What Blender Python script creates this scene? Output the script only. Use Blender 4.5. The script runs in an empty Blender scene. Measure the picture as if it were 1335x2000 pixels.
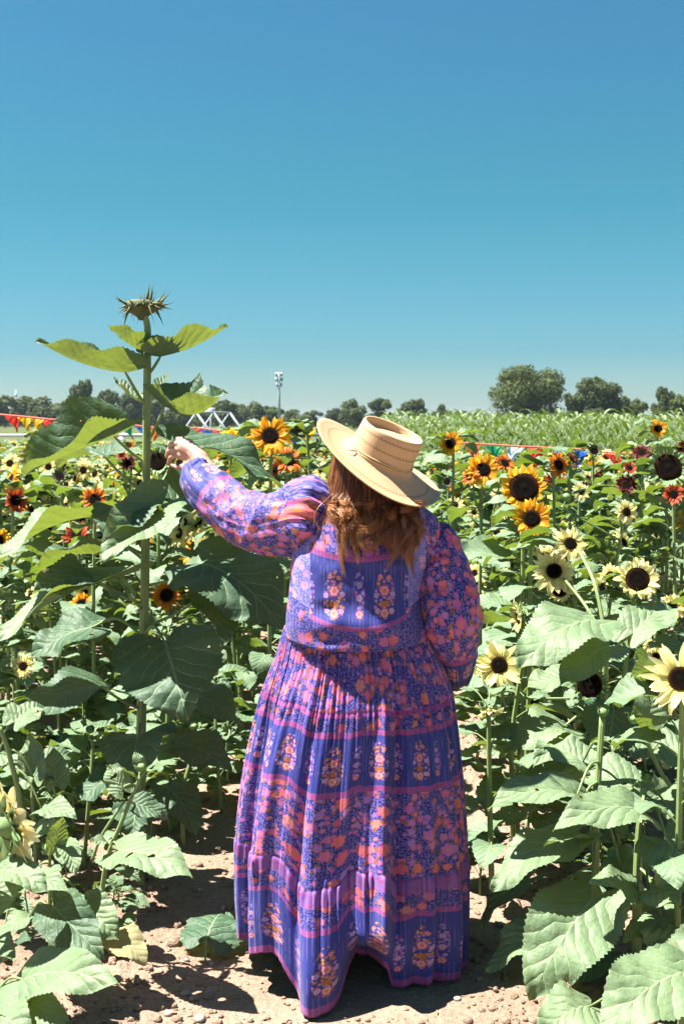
import bpy, math, random
import numpy as np
from mathutils import Vector, Matrix, noise as mnoise

# ------------------------------------------------------------------ camera
FPX, PITCH, CAMH = 2400.0, math.atan(178/2400), 1.70
scene = bpy.context.scene
cam_d = bpy.data.cameras.new('camera'); cam = bpy.data.objects.new('camera', cam_d)
scene.collection.objects.link(cam); scene.camera = cam
cam_d.sensor_fit = 'VERTICAL'; cam_d.sensor_height = 24; cam_d.lens = 24*FPX/2000
cam.location = (0, 0, CAMH); cam.rotation_euler = (math.pi/2-PITCH, 0, 0)
cam_d.clip_start = .05; cam_d.clip_end = 5000
cam_d.dof.use_dof = True; cam_d.dof.focus_distance = 3.9; cam_d.dof.aperture_fstop = 6.0

# ------------------------------------------------------------------ light
SUN = Vector((-0.43, 0.03, 0.90)).normalized()
w = bpy.data.worlds.new("World"); scene.world = w; w.use_nodes = True
nt = w.node_tree; bg = nt.nodes['Background']
sky = nt.nodes.new('ShaderNodeTexSky'); sky.sky_type = 'NISHITA'; sky.sun_disc = False
sky.sun_elevation = math.asin(SUN.z); sky.sun_rotation = math.atan2(SUN.x, SUN.y)
sky.altitude = 50; sky.air_density = 1.0; sky.dust_density = 0.6; sky.ozone_density = 1.5
tc = nt.nodes.new('ShaderNodeTexCoord'); sp = nt.nodes.new('ShaderNodeSeparateXYZ')
nt.links.new(tc.outputs['Generated'], sp.inputs[0])
rp = nt.nodes.new('ShaderNodeValToRGB'); nt.links.new(sp.outputs[2], rp.inputs[0])
SKY_TINT = [(0, (0.256, 0.327, 0.375)), (0.054, (0.135, 0.255, 0.315)), (0.17, (0.095, 0.268, 0.268)), (0.315, (0.116, 0.286, 0.316)), (1.0, (0.12, 0.286, 0.316))]
els = rp.color_ramp.elements
els[0].position = 0; els[0].color = (*SKY_TINT[0][1], 1); els[1].position = 1; els[1].color = (*SKY_TINT[-1][1], 1)
for p, c in SKY_TINT[1:-1]:
    e = els.new(p); e.color = (*c, 1)
mx = nt.nodes.new('ShaderNodeMix'); mx.data_type = 'RGBA'; mx.blend_type = 'MULTIPLY'; mx.inputs[0].default_value = 1
nt.links.new(sky.outputs[0], mx.inputs[6]); nt.links.new(rp.outputs[0], mx.inputs[7]); nt.links.new(mx.outputs[2], bg.inputs[0])
bg.inputs[1].default_value = 0.085
sl = bpy.data.lights.new('sun', 'SUN'); sl.energy = 5.0; sl.angle = math.radians(.5); sl.color = (1, .95, .86)
so = bpy.data.objects.new('sun', sl); scene.collection.objects.link(so); so.rotation_euler = SUN.to_track_quat('Z', 'Y').to_euler()
scene.view_settings.view_transform = 'Standard'; scene.view_settings.look = 'None'
scene.view_settings.exposure = 2.15; scene.view_settings.gamma = 1
scene.render.engine = 'CYCLES'
scene.cycles.transparent_max_bounces = 4; scene.cycles.max_bounces = 6

# ------------------------------------------------------------------ helpers
col = scene.collection
_F = Vector((0, math.cos(PITCH), -math.sin(PITCH))); _U = Vector((0, math.sin(PITCH), math.cos(PITCH)))
def at(px, py, Y):
    d = _F + Vector((1, 0, 0))*((px-667.5)/FPX) + _U*((1000-py)/FPX)
    return Vector((0, 0, CAMH)) + d*(Y/d.y)
def vn(v): return v.normalized()

class MB:
    def __init__(s): s.v = []; s.f = []; s.uv = []; s.mi = []
    def add(s, verts, faces, uvs=None, mi=0):
        o = len(s.v); s.v.extend(verts); s.uv.extend(uvs if uvs is not None else [(0, 0)]*len(verts))
        for f in faces: s.f.append(tuple(i+o for i in f)); s.mi.append(mi)
    def grid(s, rows, uvs, mi=0, closed=False):
        n = len(rows); m = len(rows[0]); vs = [p for r in rows for p in r]; us = [u for r in uvs for u in r]
        fs = []
        for i in range(n-1):
            for j in range(m if closed else m-1):
                k = (j+1) % m
                fs.append((i*m+j, i*m+k, (i+1)*m+k, (i+1)*m+j))
        s.add(vs, fs, us, mi)
    def mesh(s, name, mats):
        me = bpy.data.meshes.new(name); me.from_pydata([tuple(p) for p in s.v], [], s.f)
        l = me.uv_layers.new(name='UVMap')
        vi = np.empty(len(me.loops), dtype=np.int32); me.loops.foreach_get('vertex_index', vi)
        if len(vi): l.data.foreach_set('uv', np.array(s.uv, dtype=np.float32)[vi].ravel())
        me.polygons.foreach_set('material_index', np.array(s.mi, dtype=np.int32))
        me.polygons.foreach_set('use_smooth', np.ones(len(me.polygons), dtype=bool))
        for m in (mats if isinstance(mats, (list, tuple)) else [mats]): me.materials.append(m)
        me.update(); return me
def link(name, data, parent=None, loc=None):
    o = bpy.data.objects.new(name, data); col.objects.link(o)
    if parent: o.parent = parent
    if loc is not None: o.location = loc
    return o
def tag(o, label=None, cat=None, group=None, kind=None):
    if label: o['label'] = label
    if cat: o['category'] = cat
    if group: o['group'] = group
    if kind: o['kind'] = kind
    return o
def tube(mb, pts, rad, n=8, mi=0, cap=True, u0=0., flat=1.0, ref=None):
    pts = [Vector(p) for p in pts]; m = len(pts)
    if not hasattr(rad, '__len__'): rad = [rad]*m
    T = [vn((pts[min(i+1, m-1)]-pts[max(i-1, 0)])) for i in range(m)]
    a = ref or (Vector((1, 0, 0)) if abs(T[0].x) < .8 else Vector((0, 1, 0)))
    N = vn(a - T[0]*a.dot(T[0])); rows = []; uvs = []; L = 0
    for i in range(m):
        N = vn(N - T[i]*N.dot(T[i])); B = T[i].cross(N)
        if i: L += (pts[i]-pts[i-1]).length
        rows.append([pts[i] + N*(math.cos(2*math.pi*j/n)*rad[i]) + B*(math.sin(2*math.pi*j/n)*rad[i]*flat) for j in range(n)])
        uvs.append([(u0+j/n, L) for j in range(n)])
    mb.grid(rows, uvs, mi, True)
    if cap:
        o = len(mb.v)-m*n
        mb.f.append(tuple(o+j for j in range(n))[::-1]); mb.mi.append(mi)
        mb.f.append(tuple(o+(m-1)*n+j for j in range(n))); mb.mi.append(mi)
def bez(pts, n):
    """catmull-rom through pts"""
    pts = [Vector(p) for p in pts]; P = [pts[0]*2-pts[1]]+pts+[pts[-1]*2-pts[-2]]; out = []
    segs = len(pts)-1
    for i in range(n):
        x = i/(n-1)*segs; k = min(int(x), segs-1); t = x-k; a, b, c, d = P[k:k+4]
        out.append(.5*((2*b)+(-a+c)*t+(2*a-5*b+4*c-d)*t*t+(-a+3*b-3*c+d)*t**3))
    return out
def interp(tab, x): return float(np.interp(x, [t[0] for t in tab], [t[1] for t in tab]))
def ss(a, b, x):
    t = min(1, max(0, (x-a)/(b-a))); return t*t*(3-2*t)

# ------------------------------------------------------------------ node helper
class NB:
    def __init__(s, name):
        s.mat = bpy.data.materials.new(name); s.mat.use_nodes = True; s.t = s.mat.node_tree
        s.p = s.t.nodes['Principled BSDF']; s.out = s.t.nodes['Material Output']
    def n(s, typ, **k):
        x = s.t.nodes.new(typ)
        for a, b in k.items(): setattr(x, a, b)
        return x
    def put(s, sock, v):
        if v is None: return
        if isinstance(v, bpy.types.NodeSocket): s.t.links.new(v, sock)
        elif isinstance(v, tuple) and len(v) == 3 and sock.type == 'RGBA': sock.default_value = (*v, 1)
        else: sock.default_value = v
    def m(s, op, a, b=None, c=None, clamp=False):
        x = s.n('ShaderNodeMath', operation=op, use_clamp=clamp)
        for i, v in enumerate((a, b, c)): s.put(x.inputs[i], v)
        return x.outputs[0]
    def mix(s, f, a, b, mode='MIX'):
        x = s.n('ShaderNodeMix', data_type='RGBA', blend_type=mode)
        s.put(x.inputs[0], f); s.put(x.inputs[6], a); s.put(x.inputs[7], b); return x.outputs[2]
    def sep(s, v):
        x = s.n('ShaderNodeSeparateXYZ'); s.put(x.inputs[0], v); return x.outputs[0], x.outputs[1], x.outputs[2]
    def comb(s, a, b, c=0.):
        x = s.n('ShaderNodeCombineXYZ')
        for i, v in enumerate((a, b, c)): s.put(x.inputs[i], v)
        return x.outputs[0]
    def noise(s, vec, scale, detail=4., rough=.55):
        x = s.n('ShaderNodeTexNoise'); s.put(x.inputs['Vector'], vec); x.inputs['Scale'].default_value = scale
        x.inputs['Detail'].default_value = detail; x.inputs['Roughness'].default_value = rough; return x.outputs[0]
    def ramp(s, f, pts, const=False):
        x = s.n('ShaderNodeValToRGB'); s.put(x.inputs[0], f); e = x.color_ramp.elements
        if const: x.color_ramp.interpolation = 'CONSTANT'
        e[0].position = pts[0][0]; e[0].color = (*pts[0][1], 1); e[1].position = pts[-1][0]; e[1].color = (*pts[-1][1], 1)
        for p, c in pts[1:-1]:
            k = e.new(p); k.color = (*c, 1)
        return x.outputs[0]
    def between(s, x, a, b):
        return s.m('MULTIPLY', s.m('GREATER_THAN', x, a), s.m('LESS_THAN', x, b))
    def bump(s, h, strength=.5, dist=.01):
        x = s.n('ShaderNodeBump'); s.put(x.inputs['Height'], h); x.inputs['Strength'].default_value = strength
        x.inputs['Distance'].default_value = dist; s.t.links.new(x.outputs[0], s.p.inputs['Normal']); return x.outputs[0]
    def uv(s): return s.n('ShaderNodeUVMap', uv_map='UVMap').outputs[0]
    def obj(s): return s.n('ShaderNodeTexCoord').outputs['Object']
    def pos(s): return s.n('ShaderNodeNewGeometry').outputs['Position']
    def rnd(s): return s.n('ShaderNodeObjectInfo').outputs['Random']
    def base(s, c, rough=.6, spec=.5):
        s.put(s.p.inputs['Base Color'], c); s.put(s.p.inputs['Roughness'], rough); s.p.inputs['Specular IOR Level'].default_value = spec
    def translucent(s, c, f, normal=None):
        t = s.n('ShaderNodeBsdfTranslucent'); s.put(t.inputs[0], c)
        if normal: s.t.links.new(normal, t.inputs['Normal'])
        x = s.n('ShaderNodeMixShader'); s.put(x.inputs[0], f)
        s.t.links.new(s.p.outputs[0], x.inputs[1]); s.t.links.new(t.outputs[0], x.inputs[2]); s.t.links.new(x.outputs[0], s.out.inputs[0])

def simple(name, c, rough=.6, var=.25, scale=8., spec=.5, bump=0, metal=0):
    b = NB(name); nz = b.noise(b.obj(), scale)
    cc = b.mix(nz, tuple(x*(1-var) for x in c), tuple(min(1, x*(1+var)) for x in c)); b.base(cc, rough, spec)
    b.p.inputs['Metallic'].default_value = metal
    if bump: b.bump(b.noise(b.obj(), scale*4), .5, bump)
    return b.mat

# ---- leaf
def leaf_mat(name, dark, light, tl, tf=.34, rough=.42, big=False):
    b = NB(name); u, v, _ = b.sep(b.uv())
    x = b.m('MULTIPLY', b.m('ABSOLUTE', b.m('SUBTRACT', u, .5)), 2.)
    wn = b.m('MULTIPLY', b.m('SUBTRACT', b.noise(b.uv(), 3.5, 2.), .5), .16); wv = b.m('FRACT', b.m('MULTIPLY', b.m('ADD', wn, b.m('SUBTRACT', b.m('POWER', v, .85), b.m('MULTIPLY', b.m('POWER', x, .8), .40))), 6.2))
    d = b.m('ABSOLUTE', b.m('SUBTRACT', wv, .5))
    wid = b.m('MULTIPLY', b.m('SUBTRACT', 1.1, x), .045)
    sec = b.m('GREATER_THAN', d, b.m('SUBTRACT', .5, wid))
    mid = b.m('LESS_THAN', x, b.m('MULTIPLY', b.m('SUBTRACT', 1.1, v), .030))
    vein = b.m('MAXIMUM', sec, mid)
    nz = b.noise(b.obj(), 9.); nf = b.noise(b.obj(), 60., 3.)
    f = b.m('ADD', b.m('MULTIPLY', nz, .7), b.m('MULTIPLY', b.rnd(), .3))
    c = b.mix(f, dark, light)
    c = b.mix(b.m('MULTIPLY', nf, .35), c, tuple(k*.6 for k in dark))
    c = b.mix(b.m('MULTIPLY', vein, .65), c, (.27, .35, .19))
    spots = b.m('MAXIMUM', b.m('GREATER_THAN', b.noise(b.obj(), 38., 2.), .69), b.m('GREATER_THAN', b.noise(b.obj(), 21., 1.), .735 if big else .76))
    c = b.mix(b.m('MULTIPLY', spots, .55), c, (.20, .17, .06))
    bk = b.n('ShaderNodeNewGeometry').outputs['Backfacing']
    c = b.mix(b.m('MULTIPLY', bk, .35), c, (.16, .22, .10))
    b.base(c, rough, .42)
    q = b.m('POWER', b.m('MULTIPLY', d, 2.), 2.)
    h = b.m('SUBTRACT', b.m('MULTIPLY', b.noise(b.obj(), 34., 3.), .9), b.m('MULTIPLY', q, .45))
    nrm = b.bump(h, .8 if big else .5, .008 if big else .006)
    tcol = b.mix(b.m('MULTIPLY', vein, .55), tl, tuple(k*.45 for k in tl))
    tcol = b.mix(b.m('MULTIPLY', nf, .5), tcol, tuple(k*.6 for k in tl))
    b.translucent(tcol, tf, nrm)
    hole = b.m('GREATER_THAN', b.noise(b.obj(), 21., 1.), .765 if big else .79); last = b.out.inputs[0].links[0].from_socket
    tr = b.n('ShaderNodeBsdfTransparent'); xx_ = b.n('ShaderNodeMixShader'); b.put(xx_.inputs[0], hole); b.t.links.new(last, xx_.inputs[1]); b.t.links.new(tr.outputs[0], xx_.inputs[2]); b.t.links.new(xx_.outputs[0], b.out.inputs[0])
    return b.mat
M = {}
M['leaf'] = leaf_mat('leaf_green', (.070, .132, .066), (.155, .225, .135), (.30, .42, .03), .20, .62)
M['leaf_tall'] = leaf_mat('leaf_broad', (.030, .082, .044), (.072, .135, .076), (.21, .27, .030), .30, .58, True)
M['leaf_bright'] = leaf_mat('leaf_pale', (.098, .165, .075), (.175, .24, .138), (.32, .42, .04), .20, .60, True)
M['leaf_dry'] = leaf_mat('leaf_withered', (.22, .20, .09), (.32, .28, .15), (.45, .40, .15), .3, .8)
M['corn'] = leaf_mat('corn_leaf', (.018, .048, .012), (.048, .092, .024), (.16, .26, .02), .25, .7)
b = NB('stem_green'); u, v, _ = b.sep(b.uv())
rib = b.m('SINE', b.m('MULTIPLY', u, 50.)); c = b.mix(b.noise(b.obj(), 14.), (.12, .19, .055), (.22, .29, .11)); c = b.mix(b.m('MULTIPLY', rib, .25, clamp=True), c, (.10, .15, .05))
b.base(c, .55); b.bump(b.m('ADD', rib, b.noise(b.obj(), 90.)), .4, .002); M['stem'] = b.mat
M['bract'] = simple('bract_green', (.13, .21, .07), .6, .4, 40)
M['bract_dry'] = simple('bract_dried', (.075, .085, .03), .8, .6, 60)
b = NB('disc'); u, v, _ = b.sep(b.uv())
vo = b.n('ShaderNodeTexVoronoi'); b.put(vo.inputs['Vector'], b.obj()); vo.inputs['Scale'].default_value = 190
c = b.ramp(v, [(0, (.009, .006, .002)), (.4, (.004, .002, .0015)), (.72, (.009, .003, .002)), (.9, (.045, .016, .005)), (1, (.03, .018, .006))])
b.base(c, .95, .08); b.bump(vo.outputs[0], 1., .004); M['disc'] = b.mat
def petal_mat(name, inner, outer, tip, tl, tf=.3):
    b = NB(name); u, v, _ = b.sep(b.uv()); st = b.m('SINE', b.m('MULTIPLY', u, 40.))
    c = b.ramp(v, [(0, inner), (.35, outer), (1, tip)]); c = b.mix(b.m('MULTIPLY', b.noise(b.obj(), 50.), .5), c, inner)
    b.base(c, .55, .3); b.bump(st, .25, .002); b.translucent(tl, tf); return b.mat
M['p_yellow'] = petal_mat('petal_yellow', (.60, .20, .010), (.78, .38, .012), (.80, .45, .02), (.95, .55, .03), .5)
M['p_lemon'] = petal_mat('petal_lemon', (.62, .47, .12), (.80, .73, .36), (.82, .77, .46), (.92, .86, .44), .5)
M['p_orange'] = petal_mat('petal_orange', (.30, .03, .008), (.62, .17, .012), (.7, .30, .02), (.8, .25, .02), .4)
M['p_red'] = petal_mat('petal_red', (.035, .004, .006), (.085, .010, .008), (.16, .020, .010), (.35, .02, .01), .25)
M['p_rust'] = petal_mat('petal_rust', (.15, .012, .006), (.34, .035, .010), (.5, .09, .015), (.6, .1, .02), .25)

# ------------------------------------------------------------------ leaf geometry
def leaf_path(mb, path, N0, W, teeth=12, ns=6, fold=.2, wav=.06, lobe=.2, rng=random, mi=0, cup=0., tooth=.07, twist=.7):
    nt_ = len(path)-1; rows = []; uvs = []; L = sum((path[i+1]-path[i]).length for i in range(nt_))
    N = Vector(N0); ph = rng.uniform(0, 6.28); ph2 = rng.uniform(0, 6.28)
    tw = rng.uniform(-twist, twist)/nt_
    for i in range(nt_+1):
        t = i/nt_; T = vn(path[min(i+1, nt_)]-path[max(i-1, 0)])
        N = N - T*N.dot(T)
        N = vn(N) if N.length > 1e-6 else Vector((0, 0, 1))
        N = Matrix.Rotation(tw, 3, T) @ N; B = T.cross(N); f = 2.13*(1-t)**.9*(t+.12)**.5 + .004
        tf = 1+(tooth if i % 2 else -tooth*.4)*(1 if t < .95 else 0)
        row = []; uv = []
        for j in range(ns+1):
            s = -1+2*j/ns; a = abs(s); wd = W/2*f*(tf if j in (0, ns) else 1)
            sh = lobe*L*(1-t)**5*math.sin(math.pi*min(a*.8, 1))
            zz = fold*a*wd - cup*wd*a*a + wav*W*a*math.sin(t*11+ph+(1.7 if s > 0 else 0)) + .02*W*math.sin(t*23+s*4+ph2)*a
            row.append(path[i]+B*(s*wd*math.cos(fold*.8))+N*zz-T*sh); uv.append((.5+.5*s*f*.98, t-sh/max(L, 1e-4)))
        rows.append(row); uvs.append(uv)
    mb.grid(rows, uvs, mi)
def leaf_dir(mb, B, d, up, L, W, droop=1., nt_=16, **k):
    d = vn(d); side = vn(d.cross(up)); p = Vector(B); path = [p.copy()]
    for i in range(nt_):
        a = -droop*(i/nt_)**1.2; q = Matrix.Rotation(a, 3, side) @ d
        p = p+q*(L/nt_); path.append(p.copy())
    leaf_path(mb, path, Matrix.Rotation(0, 3, side) @ side.cross(d), W, **k)
def leaf_to(mb, B, T, N, W, arch=.12, nt_=36, **k):
    B = Vector(B); T = Vector(T); N = Vector(N); L = (T-B).length; A = vn(N-(T-B)*(N.dot(T-B)/L/L))
    path = [B+(T-B)*(i/nt_)+A*(arch*L*4*(i/nt_)*(1-i/nt_)) for i in range(nt_+1)]
    leaf_path(mb, path, A, W, **k)

# ------------------------------------------------------------------ flower heads (local z = facing)
def petal(mb, a, r0, L, W, el, rng, mi=0, curl=.4, z0=0.):
    ca, sa = math.cos(a), math.sin(a); R = Vector((ca, sa, 0)); S = Vector((-sa, ca, 0)); p = R*r0+Vector((0, 0, z0)); n = 6; path = [p.copy()]
    tw = rng.uniform(-.25, .25)
    for i in range(n):
        e = el-curl*i/n; p = p+(R*math.cos(e)+Vector((0, 0, 1))*math.sin(e)+S*tw*i/n)*(L/n); path.append(p.copy())
    rows = []; uvs = []; rl = rng.uniform(-.5, .5)
    for i, q in enumerate(path):
        t = i/n; wd = W*(math.sin(math.pi*min(1, (t*.86+.14)))**.75)*.5+.0006
        Sx = vn(S+Vector((0, 0, rl)))
        rows.append([q+Sx*(-wd)+Vector((0, 0, wd*.25)), q, q+Sx*wd+Vector((0, 0, wd*.25))]); uvs.append([(0, t), (.5, t), (1, t)])
    mb.grid(rows, uvs, mi)
def head_meshes(kind, seed):
    rng = random.Random(seed*77+5); R = 1.0
    # unit head: outer radius ~1
    pm, dr, npet, el = {'yellow': ('p_yellow', .38, 21, .12), 'lemon': ('p_lemon', .31, 19, .1), 'orange': ('p_orange', .40, 18, .15),
                        'red': ('p_red', .42, 17, .35), 'rust': ('p_rust', .40, 16, .5), 'spent': ('p_yellow', .58, 19, .4),
                        'spentlemon': ('p_lemon', .48, 17, .6), 'bare': ('p_lemon', .80, 0, .2), 'bud': ('p_yellow', .5, 0, 0), 'dry': ('p_red', .5, 0, 0)}[kind]
    d = MB(); rows = []; uvs = []; k = 9
    for i in range(k+1):
        t = i/k; r = dr*t*(1.0); z = .16*dr*math.sqrt(max(0, 1-t*t*.9)) + (.03*dr*math.cos(t*9))
        rows.append([Vector((r*math.cos(a), r*math.sin(a), z+.06)) for a in [2*math.pi*j/26 for j in range(26)]]); uvs.append([(j/26, t) for j in range(26)])
    d.grid(rows, uvs, 0, True)
    p = MB()
    for layer in range(2):
        for i in range(npet):
            if rng.random() < (.06 if layer == 0 else .12): continue
            a = 2*math.pi*(i+.5*layer)/npet+rng.uniform(-.15, .15); lo = 1-dr*.93
            petal(p, a, dr*.93, lo*rng.uniform(.68, 1.12)*(1 if layer == 0 else .88), .25*rng.uniform(.6, 1.2), el+layer*.18+rng.uniform(-.22, .28), rng, curl=rng.uniform(-.2, 1.2))
    if kind in ('red', 'rust'):
        for i in range(14): petal(p, rng.uniform(0, 6.3), dr*.8, .42*rng.uniform(.7, 1.1), .16, .8+rng.uniform(-.2, .3), rng, curl=rng.uniform(0, .9))
    g = MB(); bd = dr
    # receptacle
    rows = [[Vector((r*math.cos(a), r*math.sin(a), z)) for a in [2*math.pi*j/16 for j in range(16)]] for r, z in ((.05, -.42*bd-.12), (.12, -.36*bd-.08), (bd*.6, -.2*bd-.04), (bd*.98, -.02), (bd*1.0, .03), (bd*.9, .05))]
    g.grid(rows, [[(j/16, i/5) for j in range(16)] for i in range(6)], 0, True)
    nb = 24 if kind in ('bud', 'dry', 'bare') else 16
    for layer in range(2 if nb == 16 else 3):
        for i in range(nb):
            a = 2*math.pi*(i+.5*layer)/nb+rng.uniform(-.12, .12)
            e = {'bud': .9, 'dry': .5, 'bare': .3}.get(kind, -.25)+rng.uniform(-.3, .3)+layer*.15
            petal(g, a, bd*.85, (.62 if nb == 24 else .34)*rng.uniform(.7, 1.15), .17, e, rng, curl=(-1.3 if kind == 'bud' else rng.uniform(-.6, .7)), z0=(0 if nb == 24 else -.07))
    if kind == 'bud':   # dome of folded bracts
        rows = [[Vector((r*math.cos(a), r*math.sin(a), z)) for a in [2*math.pi*j/16 for j in range(16)]] for r, z in ((bd*1.0, .06), (bd*.95, .22), (bd*.7, .40), (bd*.35, .48), (.01, .5))]
        g.grid(rows, [[(j/16, i/4) for j in range(16)] for i in range(5)], 0, True)
    bm = M['bract_dry'] if kind == 'dry' else M['bract']
    return (d.mesh('flower_disc', M['disc']), p.mesh('petals', M[pm]) if npet else None, g.mesh('bracts', bm))
HEADS = {}
for kd, nv in (('yellow', 4), ('lemon', 4), ('orange', 3), ('red', 3), ('rust', 2), ('spent', 2), ('spentlemon', 2), ('bare', 2), ('bud', 3), ('dry', 2)):
    HEADS[kd] = [head_meshes(kd, s+len(kd)*10) for s in range(nv)]
def put_head(parent, P, face, R, kind, rng, spin=None, label=None):
    d, p, g = rng.choice(HEADS[kind])
    h = link('flower_head', d, parent); q = Vector(face).to_track_quat('Z', 'Y').to_matrix().to_4x4()
    h.matrix_local = Matrix.Translation(P) @ q @ Matrix.Rotation(rng.uniform(0, 6.28) if spin is None else spin, 4, 'Z') @ Matrix.Scale(R, 4)
    if p: link('petals', p, h)
    link('bracts', g, h)
    if label: h['label'] = label
    return h

# ------------------------------------------------------------------ generic plants
def plant_meshes(rng, h, tops, nleaf=16, lmat='leaf', lsize=.17, sr=.011, teeth=8, zmax=.92, lean=None, mats=None, zmin=.15):
    """tops: list of (pos, dir) in plant-local coords; first is the main stem"""
    st = MB(); fo = MB(); main = tops[0]
    base = Vector((0, 0, -.02)); P, d = Vector(main[0]), Vector(main[1])
    mid = Vector((P.x*.35+rng.uniform(-.02, .02), P.y*.35+rng.uniform(-.02, .02), P.z*.5))
    neck = P-d*.035-Vector((0, 0, .05))
    cv = bez([base, mid, neck, P-d*.02], 14)
    tube(st, cv, [sr*(1.15-.55*i/13) for i in range(14)], 7)
    def on(t):
        x = t*(len(cv)-1); k = min(int(x), len(cv)-2); return cv[k].lerp(cv[k+1], x-k)
    for (Q, e) in tops[1:]:
        Q = Vector(Q); e = Vector(e); s = on(rng.uniform(.45, .7))
        c2 = bez([s, s.lerp(Q, .5)+Vector((0, 0, -.03)), Q-e*.03-Vector((0, 0, .04)), Q-e*.015], 9)
        tube(st, c2, [sr*(.62-.2*i/8) for i in range(9)], 6)
        for k in range(3):
            B = c2[2+k*2]; a = rng.uniform(-.4, 3.54); L = lsize*rng.uniform(.4, .6)
            leaf_dir(fo, B, Vector((math.cos(a), math.sin(a), .4)), Vector((0, 0, 1)), L, L*.6, rng.uniform(.6, 1.4), 12, teeth=6, ns=4, fold=.25, rng=rng)
    az = rng.uniform(0, 6.28)
    for i in range(nleaf):
        t = zmin+(zmax-zmin)*(i+rng.uniform(-.3, .3))/nleaf; B = on(t); az += 2.399+rng.uniform(-.4, .4)
        sz = lsize*(1.05-.55*max(0, t-.55)/.45)*rng.uniform(.8, 1.2)*(.75+.25*min(1, t/.4))
        pl = sz*rng.uniform(.45, .8); e = rng.uniform(.25, .75); o = Vector((math.cos(az), math.sin(az), 0))
        if B.z > base.z+P.z-.30 and o.y < -.25: o.y = -o.y; az = math.atan2(o.y, o.x)
        A = B+o*(pl*math.cos(e))+Vector((0, 0, pl*math.sin(e)))
        tube(st, bez([B, B.lerp(A, .55)+Vector((0, 0, .012)), A], 5), [sr*.34, sr*.30, sr*.27, sr*.25, sr*.22], 5, cap=False)
        a2 = az+rng.uniform(-.3, .3)
        leaf_dir(fo, A, Vector((math.cos(a2), math.sin(a2), rng.uniform(-.15, .35))), Vector((rng.uniform(-.25, .25), rng.uniform(-.25, .25), 1)), sz, sz*rng.uniform(.72, .95), rng.uniform(.4, 1.5), teeth*2, teeth=teeth, ns=6, fold=rng.uniform(.05, .4), wav=rng.uniform(.02, .07), cup=rng.uniform(-.1, .15), rng=rng)
    for k in range(4):     # small leaves round the top
        a = rng.uniform(-.2, 3.34); L = lsize*.42*rng.uniform(.7, 1.2)
        leaf_dir(fo, on(.9+.02*k), Vector((math.cos(a), math.sin(a), .7)), Vector((0, 0, 1)), L, L*.5, rng.uniform(.6, 1.6), 10, teeth=5, ns=4, fold=.3, rng=rng)
    return st.mesh('stem', M['stem']), fo.mesh('foliage', M[lmat])

def face_dir(rng, spread=.55, up=.5):
    return vn(Vector((rng.uniform(-spread, spread)-.1, -1, up+rng.uniform(-.3, .35))))
VAR = []
for i in range(18):
    rng = random.Random(900+i); h = 1.22; nt2 = rng.choice([1, 2, 3, 3]) if i < 12 else rng.choice([4, 5, 6])
    tops = [(Vector((rng.uniform(-.05, .05), rng.uniform(-.05, .05), h)), face_dir(rng))]
    for k in range(nt2-1):
        tops.append((Vector((rng.uniform(-.24, .24), rng.uniform(-.2, .2), h-rng.uniform(.06, .33 if i < 12 else .16))), face_dir(rng, .8)))
    VAR.append((plant_meshes(rng, h, tops, nleaf=rng.choice([27, 30, 33]), lsize=rng.uniform(.125, .17), zmin=.08), tops))

# ================================================================== SETTING
# ---- ground
def axis(a, b, step, lo, hi, g=1.16):
    xs = list(np.arange(a, b, step)); s = step; x = a
    L = []
    while x > lo: s *= g; x -= s; L.append(x)
    R = []; s = step; x = xs[-1]
    while x < hi: s *= g; x += s; R.append(x)
    return L[::-1]+xs+R
def gz(x, y):
    k = ss(60, 25, y) if y > 25 else 1
    n = mnoise.noise(Vector((x*1.3, y*1.3, 0)))*.018+mnoise.noise(Vector((x*6, y*6, 3)))*.008
    row = max(0, ss(.25, .7, x), ss(-.35, -.75, x))
    n += row*(.012+abs(mnoise.noise(Vector((x*14, y*14, 7))))*.035)+abs(mnoise.noise(Vector((x*30, y*30, 9))))*.010*(.35+row)
    return n*k if y > 0 else 0
xs = axis(-2.2, 2.6, .022, -900, 900, 1.2); ys = axis(2.9, 7.2, .022, -40, 2500, 1.15)
g = MB(); g.grid([[Vector((x, y, gz(x, y))) for x in xs] for y in ys], [[(x, y) for x in xs] for y in ys])
b = NB('soil'); P = b.pos(); big = b.noise(P, 1.1); fine = b.noise(P, 55., 6.); gr = b.noise(P, 260., 3.)
c = b.ramp(b.m('ADD', b.m('MULTIPLY', big, .5), b.m('MULTIPLY', fine, .5)), [(.28, (.15, .096, .068)), (.5, (.275, .190, .138)), (.72, (.375, .285, .215))])
c = b.mix(b.m('GREATER_THAN', gr, .66), c, (.42, .36, .31)); c = b.mix(b.m('LESS_THAN', gr, .34), c, (.10, .07, .055))
b.base(c, .95, .15); b.bump(b.m('ADD', fine, b.m('MULTIPLY', gr, .4)), .9, .02)
M['soil'] = b.mat
tag(link('ground', g.mesh('ground', M['soil'])), kind='structure')
b = NB('lawn'); P = b.pos(); c = b.ramp(b.noise(P, .12, 5.), [(.3, (.045, .07, .022)), (.6, (.075, .085, .032)), (.8, (.13, .095, .06))]); b.base(c, .95, .1)
g = MB(); g.grid([[Vector((x, y, .05)) for x in np.linspace(-900, 900, 13)] for y in (27, 60, 200, 600, 2400)], [[(x, 0) for x in range(13)]]*5)
tag(link('grass_field', g.mesh('grass_field', b.mat)), kind='structure')

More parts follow.
